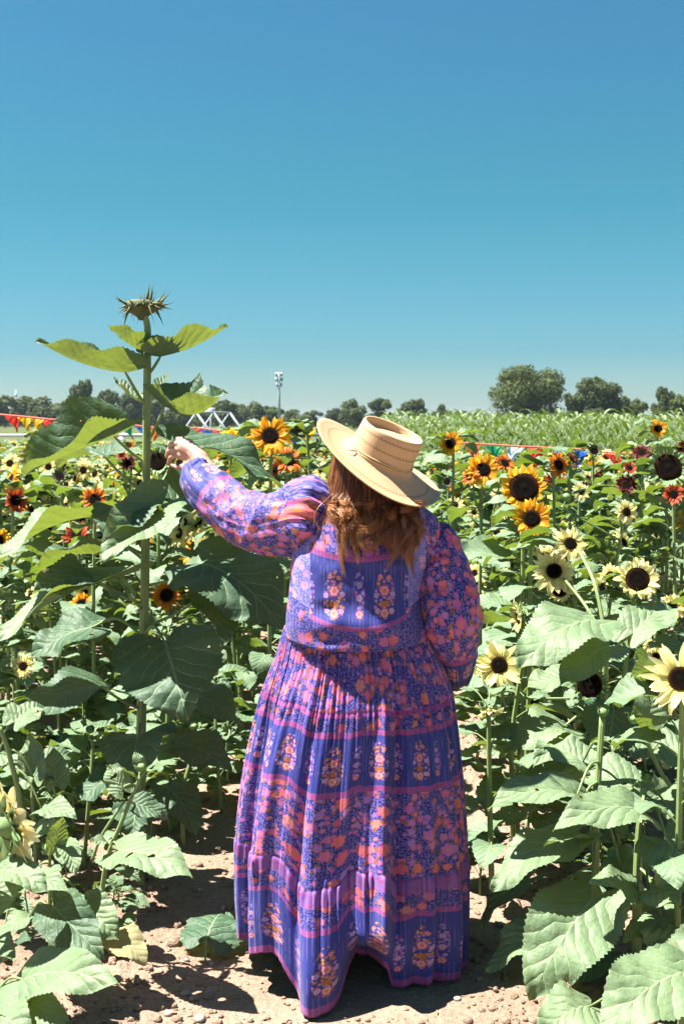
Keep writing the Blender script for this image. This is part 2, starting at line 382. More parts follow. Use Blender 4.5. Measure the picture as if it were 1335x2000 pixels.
# ---- clods (uncountable) and a few pebbles one can point at
def clod(mb, c, r, rng, sub=1, mi=0, flat=.7):
    n, m = (5, 7) if sub == 1 else (9, 12); sd = Vector((rng.uniform(0, 99), rng.uniform(0, 99), 0)); rows = []
    sx, sy = rng.uniform(.75, 1.25), rng.uniform(.75, 1.25)
    for i in range(n+1):
        th = math.pi*i/n; row = []
        for j in range(m):
            a = 2*math.pi*j/m; d = Vector((math.sin(th)*math.cos(a)*sx, math.sin(th)*math.sin(a)*sy, math.cos(th)*flat))
            row.append(c+d*r*(1+.35*mnoise.noise(d*1.6+sd)))
        rows.append(row)
    mb.grid(rows[::-1], [[(0, 0)]*m]*(n+1), mi, True)
M['stone'] = simple('pebble_stone', (.26, .215, .19), .85, .3, 30, bump=.002)
rng = random.Random(3); mb = MB()
for i in range(6500):
    y = 3.0+4.2*rng.random()**1.5; x = rng.uniform(-.30, .30)*y+.05
    inpath = -.35 < x < .35
    if inpath and rng.random() < .55: continue
    r = .0022+.009*rng.random()**3+(.016*rng.random()**6 if not inpath else .004*rng.random()**5)
    clod(mb, Vector((x, y, gz(x, y)+r*.2)), r, rng)
tag(link('soil_clods', mb.mesh('soil_clods', M['soil'])), 'loose crumbs and clods of dry soil over the ground', 'soil', kind='stuff')
lt = MB(); rl = random.Random(33)
for i in range(900):
    y = 3.05+3.5*rl.random()**1.4; x = rl.uniform(-.3, .3)*y; a = rl.uniform(0, 6.28); L = rl.uniform(.003, .013)*(1 if rl.random() < .93 else 1.8); z = gz(x, y)+.004
    d = Vector((math.cos(a), math.sin(a), 0)); sd_ = Vector((-d.y, d.x, 0))*L*rl.uniform(.12, .4); p = Vector((x, y, z)); h1, h2 = rl.uniform(0, .3)*L, rl.uniform(0, .5)*L
    lt.add([p-d*L, p-sd_+Vector((0, 0, h1)), p+d*L+Vector((0, 0, h2)), p+sd_+Vector((0, 0, h1*1.5))], [(0, 1, 3), (1, 2, 3)])
M['litter'] = simple('dead_plant_bits', (.20, .13, .075), .95, .6, 12)
tag(link('plant_litter', lt.mesh('plant_litter', M['litter'])), 'dry leaf scraps and fallen petals scattered over the soil', 'leaf litter', kind='stuff')
for px, py, r, lb in ((412, 1881, .010, 'pale pebble just right of the fallen leaf stalk on the sunlit soil'), (365, 1879, .008, 'small pebble in the sun left of the fallen leaf stalk'),
                      (408, 1937, .013, 'round pale pebble standing alone below the fallen leaf'), (436, 1776, .012, 'flat grey pebble in the shade above the fallen leaf'),
                      (362, 1940, .014, 'dull grey stone on the ridge of soil crumbs at the lower left'), (893, 1955, .010, 'small grey stone in the dress shadow at the lower right'),
                      (390, 1990, .015, 'brown rounded stone at the bottom edge of the path'), (330, 1985, .012, 'tan stone among crumbs at the bottom left of the path')):
    p = at(px, py, 3.6); d = p-cam.location; t = -CAMH/d.z; q = Vector((0, 0, CAMH))+d*t
    mb = MB(); clod(mb, Vector((0, 0, r*.35)), r, random.Random(px), 2, flat=.75)
    o = link('pebble', mb.mesh('pebble', M['stone']), loc=(q.x, q.y, gz(q.x, q.y))); tag(o, lb, 'pebble', 'loose pebbles on the path')

# ---- trees
def crown_mat(name, a, c2):
    b = NB(name); nz = b.noise(b.obj(), .9, 3.); f = b.m('ADD', b.m('MULTIPLY', nz, .8), b.m('MULTIPLY', b.rnd(), .25))
    b.base(b.mix(f, a, c2), .7, .25); b.translucent(tuple(k*1.6 for k in c2), .2); return b.mat
M['crown'] = crown_mat('tree_leaves', (.020, .046, .010), (.078, .092, .020)); M['crown2'] = crown_mat('tree_leaves_light', (.03, .06, .014), (.09, .11, .03))
M['bark'] = simple('tree_bark', (.12, .09, .065), .9, .3, 2, bump=.03)
def tree_meshes(seed, H, W, n, lumps, leaf, mat='crown', low=.12, shape=None):
    rng = random.Random(seed); tr = MB(); cr = MB(); L = []
    for i in range(lumps):
        a = rng.uniform(0, 6.28); zz = rng.uniform(low+.16, .86); prof = (shape(zz) if shape else math.sin(math.pi*min(1, (zz*.85+.12)))**.6)
        rr = W*.5*prof*math.sqrt(rng.random())*.78
        L.append((Vector((rr*math.cos(a), rr*math.sin(a), zz*H)), W*rng.uniform(.11, .20)))
    L.append((Vector((0, 0, H*.86)), W*.14))
    tube(tr, bez([(0, 0, -.2), (.02*W, 0, H*.2), (0, .02*W, H*.5), (0, 0, H*.8)], 8), [H*.030*(1-.1*i) for i in range(8)], 8)
    for c, r in L[:9]: tube(tr, bez([(0, 0, H*rng.uniform(.15, .35)), c*.6, c], 5), [H*.012, H*.01, H*.008, H*.005, H*.003], 5)
    tot = sum(r*r for c, r in L)
    for c, r in L:
        for k in range(int(n*r*r/tot)):
            d = Vector((rng.gauss(0, 1), rng.gauss(0, 1), rng.gauss(0, 1)+.25)); d.normalize()
            p = c+Vector((d.x, d.y, d.z*.85))*r*(1-.5*rng.random()**2)*(1+.3*mnoise.noise(d*2.5+c))
            u = vn(Vector((rng.gauss(0, 1), rng.gauss(0, 1), rng.gauss(0, 1)))); v = vn(u.cross(vn(d+u*.3+Vector((.01, 0, 0)))))
            s = leaf*rng.uniform(.6, 1.4)
            cr.add([p-u*s-v*s*.5, p+v*s*.6*0-u*0+v*s*-.9*0+u*s*.1-v*s*.8, p+u*s+v*s*.2, p+v*s*.8], [(0, 1, 2, 3)])
    return tr.mesh('trunk', M['bark']), cr.mesh('crown', M[mat])
def put_tree(ms, x, y, s, rot, label, group, name='tree'):
    r = link(name, None, loc=(x, y, 0)); r.rotation_euler.z = rot; r.scale = (s[0], s[0], s[1])
    link('trunk', ms[0], r); link('crown', ms[1], r); tag(r, label, 'tree', group)
oak = tree_meshes(1, 10.8, 13.5, 15000, 46, .20, low=.05)
put_tree(oak, at(1026, 800, 200).x, 200, (1, 1), 1.1, 'largest broad rounded tree rising behind the corn right of the hat', 'trees beyond the fields', 'broadleaf_tree')
oak2 = tree_meshes(2, 9.0, 8.6, 10000, 34, .19, low=.05)
put_tree(oak2, at(1162, 800, 200).x, 200, (1, 1), .3, 'second tall tree behind the corn, narrower than the big rounded one on its left', 'trees beyond the fields', 'broadleaf_tree')
TV = [tree_meshes(10+i, 9, 9+i % 3*1.5, 3600, 20, .34, 'crown2' if i == 3 else 'crown', low=.02) for i in range(5)]
far = [  # px, top py, distance, half width px
    (10, 782, 300, 30), (48, 785, 330, 34), (88, 786, 300, 32), (128, 790, 320, 30), (160, 760, 260, 22), (176, 792, 330, 26), (212, 772, 280, 28), (250, 778, 310, 30),
    (292, 776, 330, 32), (335, 786, 330, 30), (352, 795, 280, 26), (405, 794, 340, 26), (440, 789, 270, 30), (472, 797, 330, 26), (497, 794, 300, 26), (520, 799, 340, 22),
    (535, 800, 300, 24), (575, 806, 300, 24), (612, 806, 330, 20), (652, 804, 330, 16), (690, 790, 260, 26), (742, 786, 280, 30), (805, 790, 280, 25), (862, 798, 280, 17),
    (1110, 778, 270, 14), (1128, 790, 260, 16), (1215, 785, 240, 18), (1242, 788, 200, 28), (1297, 772, 210, 20), (1325, 782, 180, 30), (1350, 778, 220, 26), (905, 808, 320, 22), (935, 806, 300, 18)]
words = ['leftmost tree of the far wood, above the red pennant', 'dull green tree in the far wood above the first yellow pennant', 'low rounded tree above the red pennant in the left treeline', 'low tree left of the lone tall one in the left treeline',
         'lone tall thin crowned tree standing above the left treeline', 'low tree just behind the tall folded leaf at left', 'rounded tree above the raised folded leaf, left of the tall sunflower', 'bushy tree between the folded leaf and the tall sunflower stem',
         'tree seen just right of the tall sunflower stem', 'low tree under the cupped leaf of the tall sunflower', 'low tree behind the left leg of the white frame', 'tree behind the apex of the white frame',
         'taller tree right of the white frame', 'small tree between the white frame and the light mast', 'tree just left of the light mast', 'tree partly behind the light mast shaft',
         'olive tree at the foot of the light mast', 'low tree right of the light mast above the yellow bloom', 'small tree above the left tip of the hat brim', 'small dark tree just left of the hat crown',
         'dark rounded tree directly left of the hat crown', 'broad tree rising behind the hat crown', 'olive rounded tree just right of the hat crown', 'small isolated dark tree right of the hat',
         'thin bluish tree edge left of the second tall tree', 'low bush like tree tucked left of the second tall tree', 'small dark tree right of the second tall tree', 'pale olive rounded tree right of the second tall tree',
         'upright tree above the small bloom at the right', 'olive tree at the right frame edge', 'rightmost tree cut by the frame edge', 'very low far tree left of the biggest tree', 'low dark tree touching the left of the biggest tree']
for i, ((px, py, D, hw), wd) in enumerate(zip(far, words)):
    H = ((822-py)/FPX*D+CAMH)*1.2; Wd = 2*hw/FPX*D*1.2; v = TV[3] if px in (1242, 1325, 535) else TV[(i*7) % 3]
    put_tree(v, at(px, 800, D).x, D, (Wd/10, H/9), i*1.7, wd, 'trees beyond the fields', 'broadleaf_tree')
mb = MB(); rng = random.Random(8)      # the undergrowth at the foot of the wood, one mass
for i in range(15000):
    x = rng.uniform(-140, 130); y = 350+rng.uniform(-6, 6); top = 2.6+1.9*mnoise.noise(Vector((x*.05, 0, 0)))+1.2*mnoise.noise(Vector((x*.25, 4, 0)))
    p = Vector((x, y, rng.random()**.8*top)); u = vn(Vector((rng.gauss(0, 1), rng.gauss(0, 1), rng.gauss(0, 1)))); v = vn(u.cross(Vector((.3, 1, .2)))); s = .5
    mb.add([p-u*s, p-v*s*.6, p+u*s, p+v*s*.6], [(0, 1, 2, 3)])
tag(link('woodland_edge', mb.mesh('woodland_edge', M['crown'])), 'low dark scrub closing the gaps along the far treeline', 'undergrowth', kind='stuff')

# ---- light mast, thin far mast, white frame, fence, bunting
M['steel'] = simple('galvanised_steel', (.30, .36, .42), .5, .1, 1, metal=.4); M['white'] = simple('white_paint', (.30, .33, .38), .5, .08, 3)
lm = link('light_mast', None, loc=(at(545, 800, 280).x, 280, 0)); tag(lm, 'tall steel floodlight mast with three banks of lamps above the left treeline', 'light mast')
hh = (822-728)/FPX*280+CAMH
mb = MB(); tube(mb, [(0, 0, 0), (0, 0, hh*.5), (0, 0, hh)], [.34, .27, .2], 8); link('pole', mb.mesh('pole', M['steel']), lm)
for k, (zz, wd) in enumerate(((hh-.5, 1.0), (hh-1.7, 1.1), (hh-2.9, .8))):
    mb = MB(); tube(mb, [(-wd*.6, 0, zz), (wd*.6, 0, zz)], .09, 6)
    for sx in (-.6, -.2, .2, .6):
        tube(mb, [(sx*wd, -.15, zz-.35), (sx*wd, .1, zz+.05), (sx*wd, .16, zz+.4)], [.12, .26, .28], 8)
    link('lamp_bank', mb.mesh('lamp_bank', M['steel']), lm)
fm = link('antenna_mast', None, loc=(at(32, 800, 400).x, 400, 0)); tag(fm, 'thin faint mast above the trees at the far left', 'mast')
mb = MB(); tube(mb, [(0, 0, 0), (0, 0, 11.6)], [.28, .16], 6); link('pole', mb.mesh('pole', M['steel']), fm)
mb = MB(); tube(mb, [(0, 0, 9.4), (0, 0, 10.4)], .45, 6); link('antenna', mb.mesh('antenna', M['steel']), fm)
sw = link('swing_frame', None, loc=(at(417, 805, 60).x, 60, 0)); tag(sw, 'white tube swing frame with slanting legs in front of the far trees', 'swing frame')
zt = (822-806)/FPX*60+CAMH; sp_ = 1.45
for k, (dx, dy, sides) in enumerate(((-.74, -.9, (-1, 1)), (0, 0, (-1, 1)), (.70, .9, (-1, 1)))):
    for sd in sides:
        mb = MB(); tube(mb, [(dx, dy, zt), (dx+sd*sp_, dy, .05)], .055 if sd > 0 else .035, 8); link('leg', mb.mesh('leg', M['white']), sw)
mb = MB(); tube(mb, [(-.74, -.9, zt), (0, 0, zt+.02), (.70, .9, zt)], .05, 8); link('ridge_bar', mb.mesh('ridge_bar', M['white']), sw)
def box(mb, c, s, mi=0):
    x, y, z = s[0]/2, s[1]/2, s[2]/2; c = Vector(c)
    v = [c+Vector((a*x, b_*y, d*z)) for a in (-1, 1) for b_ in (-1, 1) for d in (-1, 1)]
    mb.add(v, [(0, 1, 3, 2), (4, 6, 7, 5), (0, 4, 5, 1), (2, 3, 7, 6), (0, 2, 6, 4), (1, 5, 7, 3)], None, mi)
sb = link('sign_board', None, loc=(at(411, 800, 75).x, 75, 0)); tag(sb, 'small pale board on a post just behind the white frame', 'sign')
mb = MB(); box(mb, (0, 0, CAMH+.55), (.6, .08, .5)); link('board', mb.mesh('board', M['white']), sb)
mb = MB(); tube(mb, [(0, 0, 0), (0, 0, CAMH+.3)], .04, 6); link('post', mb.mesh('post', M['white']), sb)
# fence at left
YF = 24.; x0 = at(-30, 840, YF).x; x1 = at(640, 840, YF).x
fe = link('paddock_fence', None, loc=(x0, YF, 0)); tag(fe, 'low white post and rail fence behind the pennants at the left', 'fence')
nP = 6
for k in range(nP):
    mb = MB(); box(mb, ((x1-x0)*k/(nP-1), 0, .75), (.12, .12, 1.5)); link('post', mb.mesh('post', M['white']), fe)
for zz in (1.42, 1.12, .8):
    mb = MB(); box(mb, ((x1-x0)/2, -.083, zz), (x1-x0, .04, .055)); link('rail', mb.mesh('rail', M['white']), fe)
M['redwood'] = simple('weathered_red_wood', (.30, .12, .09), .8, .3, 4)
M['greywood'] = simple('weathered_grey_wood', (.42, .36, .32), .8, .3, 4)
for (px, Y, ww, nsl, mt, lb) in ((275, 22., .95, 5, 'greywood', 'slatted wooden crate seen behind the tall sunflower stem'), (345, 22.5, .7, 4, 'redwood', 'reddish slatted crate right of the tall sunflower stem by the fence'), (228, 23, .6, 4, 'redwood', 'reddish slatted crate left of the tall sunflower stem by the fence')):
    cr = link('slatted_crate', None, loc=(at(px, 850, Y).x, Y, 0)); tag(cr, lb, 'crate', 'wooden crates by the fence')
    for k in range(nsl):
        mb = MB()
        for yy in (-.3, .3):
            mb = MB(); box(mb, (0, yy, .25+k*1.1/nsl), (ww, .03, .13)); link('slat', mb.mesh('slat', M[mt]), cr)
    for a in (-1, 1):
        for c_ in (-1, 1):
            mb = MB(); box(mb, (a*(ww/2-.06), c_*.26, .62), (.07, .045, 1.24)); link('corner_post', mb.mesh('corner_post', M[mt]), cr)
PC = {'red': (.72, .045, .03), 'yellow': (.85, .50, .02), 'blue': (.03, .14, .62), 'green': (.02, .30, .13), 'pale': (.60, .72, .82), 'orange': (.80, .22, .02)}
for k, c in PC.items():
    b = NB('pennant_'+k); b.base(c, .45, .4); b.translucent(c, .45); M['f_'+k] = b.mat
M['rope'] = simple('pennant_tape', (.75, .14, .10), .6, .1)
def bunting(pts, flags, Y, label, post_px=()):
    P = bez([at(x, y, Y+dy) for x, y, dy in pts], 40); r = link('pennant_string', None, loc=P[0]); tag(r, label, 'bunting', 'strings of plastic pennants round the field')
    O = P[0]; mb = MB(); tube(mb, [p-O for p in P], .012*Y/18, 5); link('tape', mb.mesh('tape', M['rope']), r)
    for i, (px, cc, wdt) in enumerate(flags):
        k = min(range(len(P)), key=lambda j: abs((P[j].x/P[j].y*FPX+667.5)-px)); T = vn(P[min(k+1, 39)]-P[max(k-1, 0)])
        t0 = at(px, 0, P[k].y); X = t0.x
        k2 = min(k+1, 39) if P[k].x < X else max(k-1, 0); zz = P[k].z+(P[k2].z-P[k].z)*((X-P[k].x)/(P[k2].x-P[k].x) if k2 != k and abs(P[k2].x-P[k].x) > 1e-4 else 0)
        c = Vector((X, P[k].y, zz))-O; rg = random.Random(i+px); sk = rg.uniform(-.05, .07); rows = []; uvs = []
        for a in range(5):
            t = a/4; wd = wdt*.5*(1-t)
            rows.append([c+T*(s*wd)+Vector((sk*t+.015*t, .03*math.sin(s*2+t*5+i), -wdt*1.05*t-.01)) for s in (-1, -.5, 0, .5, 1)]); uvs.append([(s, t) for s in range(5)])
        mb = MB(); mb.grid(rows, uvs); link('pennant', mb.mesh('pennant', M['f_'+cc]), r)
bunting([(-40, 806, 0), (50, 814, 0), (110, 820, 0), (230, 828, 0), (320, 836, 0), (385, 836, 0)], [(10, 'red', 0.124), (33, 'yellow', 0.118), (58, 'yellow', 0.118), (82, 'red', 0.124), (103, 'blue', 0.112), (152, 'orange', 0.112), (234, 'green', 0.112), (268, 'blue', 0.118), (296, 'orange', 0.105), (322, 'yellow', 0.124), (352, 'yellow', 0.124), (376, 'red', 0.124)], 10.4, 'string of pennants behind the tall sunflower, ending in red at the white frame')
bunting([(385, 836, 0), (480, 846, 0), (560, 840, 0), (640, 836, 0)], [(398, 'blue', 0.124), (424, 'red', 0.136), (455, 'red', 0.112), (486, 'pale', 0.112), (565, 'blue', 0.124), (600, 'yellow', 0.124)], 10.4, 'string of pennants between the white frame and the hat brim')
bunting([(890, 864, 0), (1000, 871, 0), (1120, 877, 0), (1230, 886, 0), (1370, 880, 0)], [(926, 'red', 0.112), (969, 'green', 0.112), (1013, 'pale', 0.112), (1060, 'red', 0.125), (1108, 'blue', 0.087), (1148, 'blue', 0.100), (1208, 'red', 0.118), (1290, 'yellow', 0.100)], 8.3, 'string of pennants in front of the corn right of the hat')

# ---- corn
CV = []
for i in range(6):
    rng = random.Random(60+i); st = MB(); fo = MB(); H = 1.95
    cv = bez([(0, 0, -.02), (rng.uniform(-.03, .03), 0, H*.5), (rng.uniform(-.05, .05), rng.uniform(-.05, .05), H)], 8); tube(st, cv, [.014-.0014*k for k in range(8)], 6)
    az = rng.uniform(0, 6.28)
    for k in range(11):
        B = cv[1+min(6, int(k*.6))].lerp(cv[2+min(5, int(k*.6))], (k*.6) % 1); az += math.pi+rng.uniform(-.5, .5); L = rng.uniform(.5, .75)*(1 if k < 8 else .75)
        d = Vector((math.cos(az), math.sin(az), 1.5 if k < 8 else 2.4)); d.normalize(); side = vn(d.cross(Vector((0, 0, 1)))); p = B.copy(); rows = []; uvs = []; dr = rng.uniform(1.3, 2.6)
        for j in range(9):
            t = j/8; q = Matrix.Rotation(-dr*t, 3, side) @ d; wd = .038*math.sin(math.pi*(t*.85+.12))
            nn = side.cross(q); rows.append([p-side*wd+nn*.012, p, p+side*wd+nn*.012]); uvs.append([(0.2, t), (.5, t), (.8, t)]); p = p+q*(L/8)
        fo.grid(rows, uvs)
    for k in range(5):
        a = rng.uniform(0, 6.28); tube(st, [cv[-1], cv[-1]+Vector((math.cos(a)*.05, math.sin(a)*.05, .14))], [.003, .002], 4)
    CV.append((st.mesh('stalk', M['stem']), fo.mesh('leaves', M['corn'])))
rng = random.Random(17); ncorn = 0; stuffmb = MB(); rowi = 0; y = 16.6
while y < 60:
    xl = max(at(745, 850, y).x+.15*math.sin(y), 1.15); xr = at(1365, 850, y).x; x = xl
    while x < xr:
        if ncorn < 300:
            r = link('corn_plant', None, loc=(x+rng.uniform(-.08, .08), y+rng.uniform(-.12, .12), 0)); r.rotation_euler.z = rng.uniform(0, 6.28); s = rng.uniform(.78, .98)*(.81 if y < 20 else .87); r.scale = (s, s, s)
            v = rng.choice(CV); link('stalk', v[0], r); link('leaves', v[1], r); pxx = x/y*FPX+667
            wh = 'front edge' if y < 19 else 'middle' if y < 22 else 'back'
            wz = 'just right of the hat' if pxx < 940 else 'below the biggest tree' if pxx < 1110 else 'below the second tall tree' if pxx < 1215 else 'near the right frame edge'
            tag(r, 'green corn plant at the %s of the corn stand, %s' % (wh, wz), 'corn plant', 'corn plants behind the sunflower field'); ncorn += 1
        else:
            v = rng.choice(CV); s = rng.uniform(.80, .93); a = rng.uniform(0, 6.28); Mx = Matrix.Translation((x, y, 0)) @ Matrix.Rotation(a, 4, 'Z') @ Matrix.Scale(s, 4)
            if rng.random() < .75:
                me = v[1]; stuffmb.add([Mx @ vv.co for vv in me.vertices], [tuple(p.vertices) for p in me.polygons], [(.5, .3)]*len(me.vertices))
        x += rng.uniform(.26, .40)
    y += .5 if y < 26 else 1.3
tag(link('corn_crop', stuffmb.mesh('corn_crop', M['corn'])), 'dense green corn reaching back behind the first rows', 'corn crop', kind='stuff')

# ================================================================== SUNFLOWERS THAT CAN BE PINNED DOWN
rng = random.Random(42)
C_ = Vector((0, -1, .25))
def D(x, z=.25, y=-1): return vn(Vector((x-.12, y, z+.2)))
HERO = [  # Y, [(px,py,kind,Rpx,facing)], label, extras
    (5.2, [(527, 851, 'yellow', 42, D(.05, .2))], 'tall plant with one big golden sunflower facing out, left of the hat brim', {}),
    (5.5, [(562, 898, 'orange', 32, D(.5, .5)), (540, 917, 'rust', 24, D(-.3, .6))], 'plant with an amber bloom and a rust red bloom just above the raised arm', {}),
    (6.2, [(450, 855, 'yellow', 30, D(.1, .9, .5)), (508, 853, 'orange', 17, D(-.2, .4))], 'yellow sunflower seen from behind, right of the raised hand', {}),
    (7.0, [(483, 846, 'yellow', 17, D(0, .3)), (512, 887, 'yellow', 13, D(0, .3))], 'small yellow sunflower left of the big golden one', {}),
    (6.4, [(326, 1163, 'orange', 31, D(0, .2))], 'orange sunflower with dark centre low behind the tall sunflower stem', {}),
    (7.6, [(880, 866, 'yellow', 27, D(-.5, .1))], 'yellow sunflower nearest the hat crown on its right', {}),
    (6.2, [(943, 917, 'yellow', 34, D(.15, .2)), (984, 905, 'orange', 22, D(.6, .7)), (917, 930, 'orange', 20, D(-.8, .3))], 'plant with three golden orange blooms in a row right of the hat', {}),
    (5.4, [(1022, 953, 'spent', 46, D(.05, .1))], 'sunflower with a large bare dark disc above the golden one', {}),
    (5.1, [(1037, 1013, 'yellow', 42, D(.02, .1))], 'golden sunflower with round black centre right of her shoulder', {}),
    (6.6, [(1089, 908, 'orange', 28, D(.9, .2))], 'amber sunflower in side view beside a dark red one', {}),
    (7.0, [(1113, 900, 'red', 22, D(.2, .3))], 'dark red sunflower right of the amber side view bloom', {}),
    (9.2, [(1284, 837, 'yellow', 19, D(-.1, .1))], 'tallest small golden sunflower near the right edge against the corn', {}),
    (7.4, [(1252, 884, 'red', 26, D(-.3, .8)), (1262, 900, 'dry', 18, D(.2, .3))], 'dark maroon sunflower below the tallest golden one at the right', {}),
    (6.6, [(1303, 914, 'bare', 32, D(.05, .12))], 'large dark seed disc with a green rim and no petals at the right', {}),
    (6.4, [(1222, 948, 'red', 30, D(.1, .5)), (1228, 915, 'rust', 20, D(.3, .6))], 'plant with a rust bloom above a drooping maroon one at the right', {}),
    (6.1, [(1314, 966, 'rust', 29, D(-.2, .2))], 'rusty red sunflower with a dark disc below the bare seed disc', {}),
    (6.9, [(1334, 877, 'red', 22, D(-.3, .3))], 'maroon sunflower cut by the right frame edge', {}),
    (8.0, [(1160, 882, 'dry', 14, D(.2, .4))], 'dried dark head beside the blue pennant', {}),
    (4.75, [(1112, 1062, 'lemon', 38, D(.25, .25)), (1081, 1116, 'lemon', 46, D(-.08, .15)), (1092, 1153, 'spentlemon', 28, D(0, .2))], 'branching plant with three pale lemon sunflowers one above another at the right', {'root': (1183, 1300)}),
    (4.6, [(1243, 1132, 'spentlemon', 46, D(.1, .2)), (1232, 1158, 'bud', 22, D(-.2, .2))], 'wilting cream sunflower with petals folded over its disc', {'root': (1196, 1380)}),
    (5.6, [(1174, 1146, 'lemon', 24, D(.2, .2))], 'small lemon sunflower half hidden behind the branching stems', {}),
    (4.7, [(1014, 1204, 'spentlemon', 36, D(-.9, -.3, -.1))], 'cream sunflower nodding sideways away from the sun', {}),
    (4.35, [(974, 1299, 'lemon', 50, D(-.1, .12)), (935, 1330, 'spentlemon', 20, D(-.8, -.2)), (1150, 1338, 'bare', 30, D(.2, .1))], 'plant with a wide lemon sunflower right of her elbow', {}),
    (4.2, [(957, 1388, 'spentlemon', 30, D(.2, -.8, -.3))], 'wilted cream sunflower hanging head down by the skirt', {}),
    (3.45, [(1328, 1326, 'lemon', 72, D(-.35, .2))], 'large close lemon sunflower cut by the right frame edge', {'short': True}),
    (5.6, [(1280, 1282, 'lemon', 22, D(.1, .2)), (1267, 1262, 'lemon', 15, D(-.3, .2))], 'two small lemon blooms low at the right', {}),
    (6.4, [(30, 978, 'rust', 34, D(.95, .25))], 'rusty orange sunflower in side view at the left edge', {}),
    (6.6, [(150, 1045, 'rust', 36, D(-.1, .6))], 'rust red sunflower hidden behind the left leaves', {}),
    (6.6, [(308, 902, 'bare', 22, D(.05, .15))], 'round brown seed disc just right of the tall stem', {}),
    (8.0, [(58, 888, 'yellow', 22, D(0, .15))], 'pale gold sunflower at the left under the folded leaf', {}),
    (6.8, [(118, 932, 'dry', 17, D(.1, .6))], 'dried black flower head at the left below the folded leaf', {}),
    (5.4, [(1143, 1422, 'lemon', 30, D(.2, .1, 1))], 'pale lemon sunflower turned away among the lower leaves', {}),
    (5.8, [(185, 975, 'orange', 26, D(.3, .2))], 'amber sunflower peeping out left of the tall stem', {}),
    (7.4, [(252, 905, 'red', 22, D(-.1, .3)), (238, 890, 'rust', 16, D(-.1, .6))], 'maroon sunflower behind the petioles of the tall plant', {}),
    (9.0, [(108, 858, 'lemon', 13, D(0, .2)), (70, 846, 'lemon', 11, D(0, .2))], 'small lemon blooms below the first yellow pennants', {}),
    (7.8, [(20, 905, 'lemon', 22, D(0, .3)), (95, 912, 'lemon', 20, D(.1, .2))], 'pair of lemon sunflowers at the left edge above the rusty one', {}),
    (7.2, [(975, 967, 'lemon', 18, D(0, .2)), (925, 1000, 'lemon', 16, D(.3, .1))], 'small lemon bloom below the three orange ones', {}),
    (5.9, [(1222, 1000, 'lemon', 26, D(.4, .1)), (1105, 972, 'bud', 18, D(0, .6))], 'loose cream bloom between the maroon flowers and the lemon ones', {}),
    (6.0, [(600, 838, 'bud', 20, D(.1, 1.5)), (625, 842, 'bud', 14, D(.2, 1))], 'tall leafy sunflower in bud rising left of the hat brim', {'dense': True}),
]
hero_pts = []
for Y, heads, label, ex in HERO:
    root = at(ex['root'][0] if 'root' in ex else sum(h_[0] for h_ in heads)/len(heads)+rng.uniform(-12, 12), 1000, Y+.04); rx, ry = root.x, root.y
    tops = []
    for px, py, kind, rp_, f in heads:
        P = at(px, py, Y); tops.append((P-Vector((rx, ry, 0)), f)); hero_pts.append((px, py, Y, rp_))
    H = max(t[0].z for t in tops)
    ms = plant_meshes(rng, H, tops, nleaf=int(8+9*H)+(10 if ex.get('dense') else 0), lsize=rng.uniform(.14, .18), sr=.010, zmax=.97 if ex.get('dense') else .84)
    r = link('sunflower_plant', None, loc=(rx, ry, 0)); tag(r, label, 'sunflower', 'sunflower plants in bloom')
    link('stem', ms[0], r); link('foliage', ms[1], r)
    for (px, py, kind, rp_, f), (P, _) in zip(heads, tops): put_head(r, P, f, rp_/FPX*Y*(.85 if kind in ('rust', 'red') else 1.08), kind, rng)

# ================================================================== THE PACKED FIELD
rows = []
for side in (-1, 1):
    x = .92 if side > 0 else -.74
    while x*side < 7.5: rows.append(x); x += side*.68
rows += [.1]
cand = []
for x in rows:
    y = 4.0
    while y < 23:
        xx = x+rng.uniform(-.12, .12)*(1 if y < 8 else 2.2); yy = y+rng.uniform(-.1, .1)
        y += .27 if y < 12 else .36
        if abs(xx) > .285*yy+.25: continue
        if xx > -.45 and xx < .72 and yy < 7.0: continue
        if yy < 4.7 and xx < 0: continue
        if xx > 0 and yy < 4.5 and xx/yy*FPX < 470: continue
        if xx > 0 and yy > 16.4: continue
        cand.append((yy, xx))
cand.sort(); zone = lambda px, y: ('at the left edge' if px < 90 else 'left of the giant stem' if px < 270 else 'behind the arm' if px < 560 else 'behind her' if px < 870 else 'right of her' if px < 1050 else 'at the right' if px < 1200 else 'by the right edge')
KL = {'lemon': 'pale lemon', 'yellow': 'golden yellow', 'orange': 'amber', 'red': 'maroon', 'rust': 'rust red', 'bud': 'closed green', 'bare': 'petal less dark', 'spent': 'fading yellow', 'spentlemon': 'fading cream', 'dry': 'dried black'}
far_mb = [MB() for _ in range(4)]; nplant = 0
def bake(dst, me, Mx, mi=0):
    dst.add([Mx @ v.co for v in me.vertices], [tuple(p.vertices) for p in me.polygons], None, mi)
FK = ['lemon', 'yellow', 'orange', 'red']; FM = [M['leaf'], M['stem'], M['disc'], M['p_lemon'], M['p_yellow'], M['p_orange'], M['p_red'], M['bract']]
far_all = MB(); LIM = 300-len(HERO)-14-62
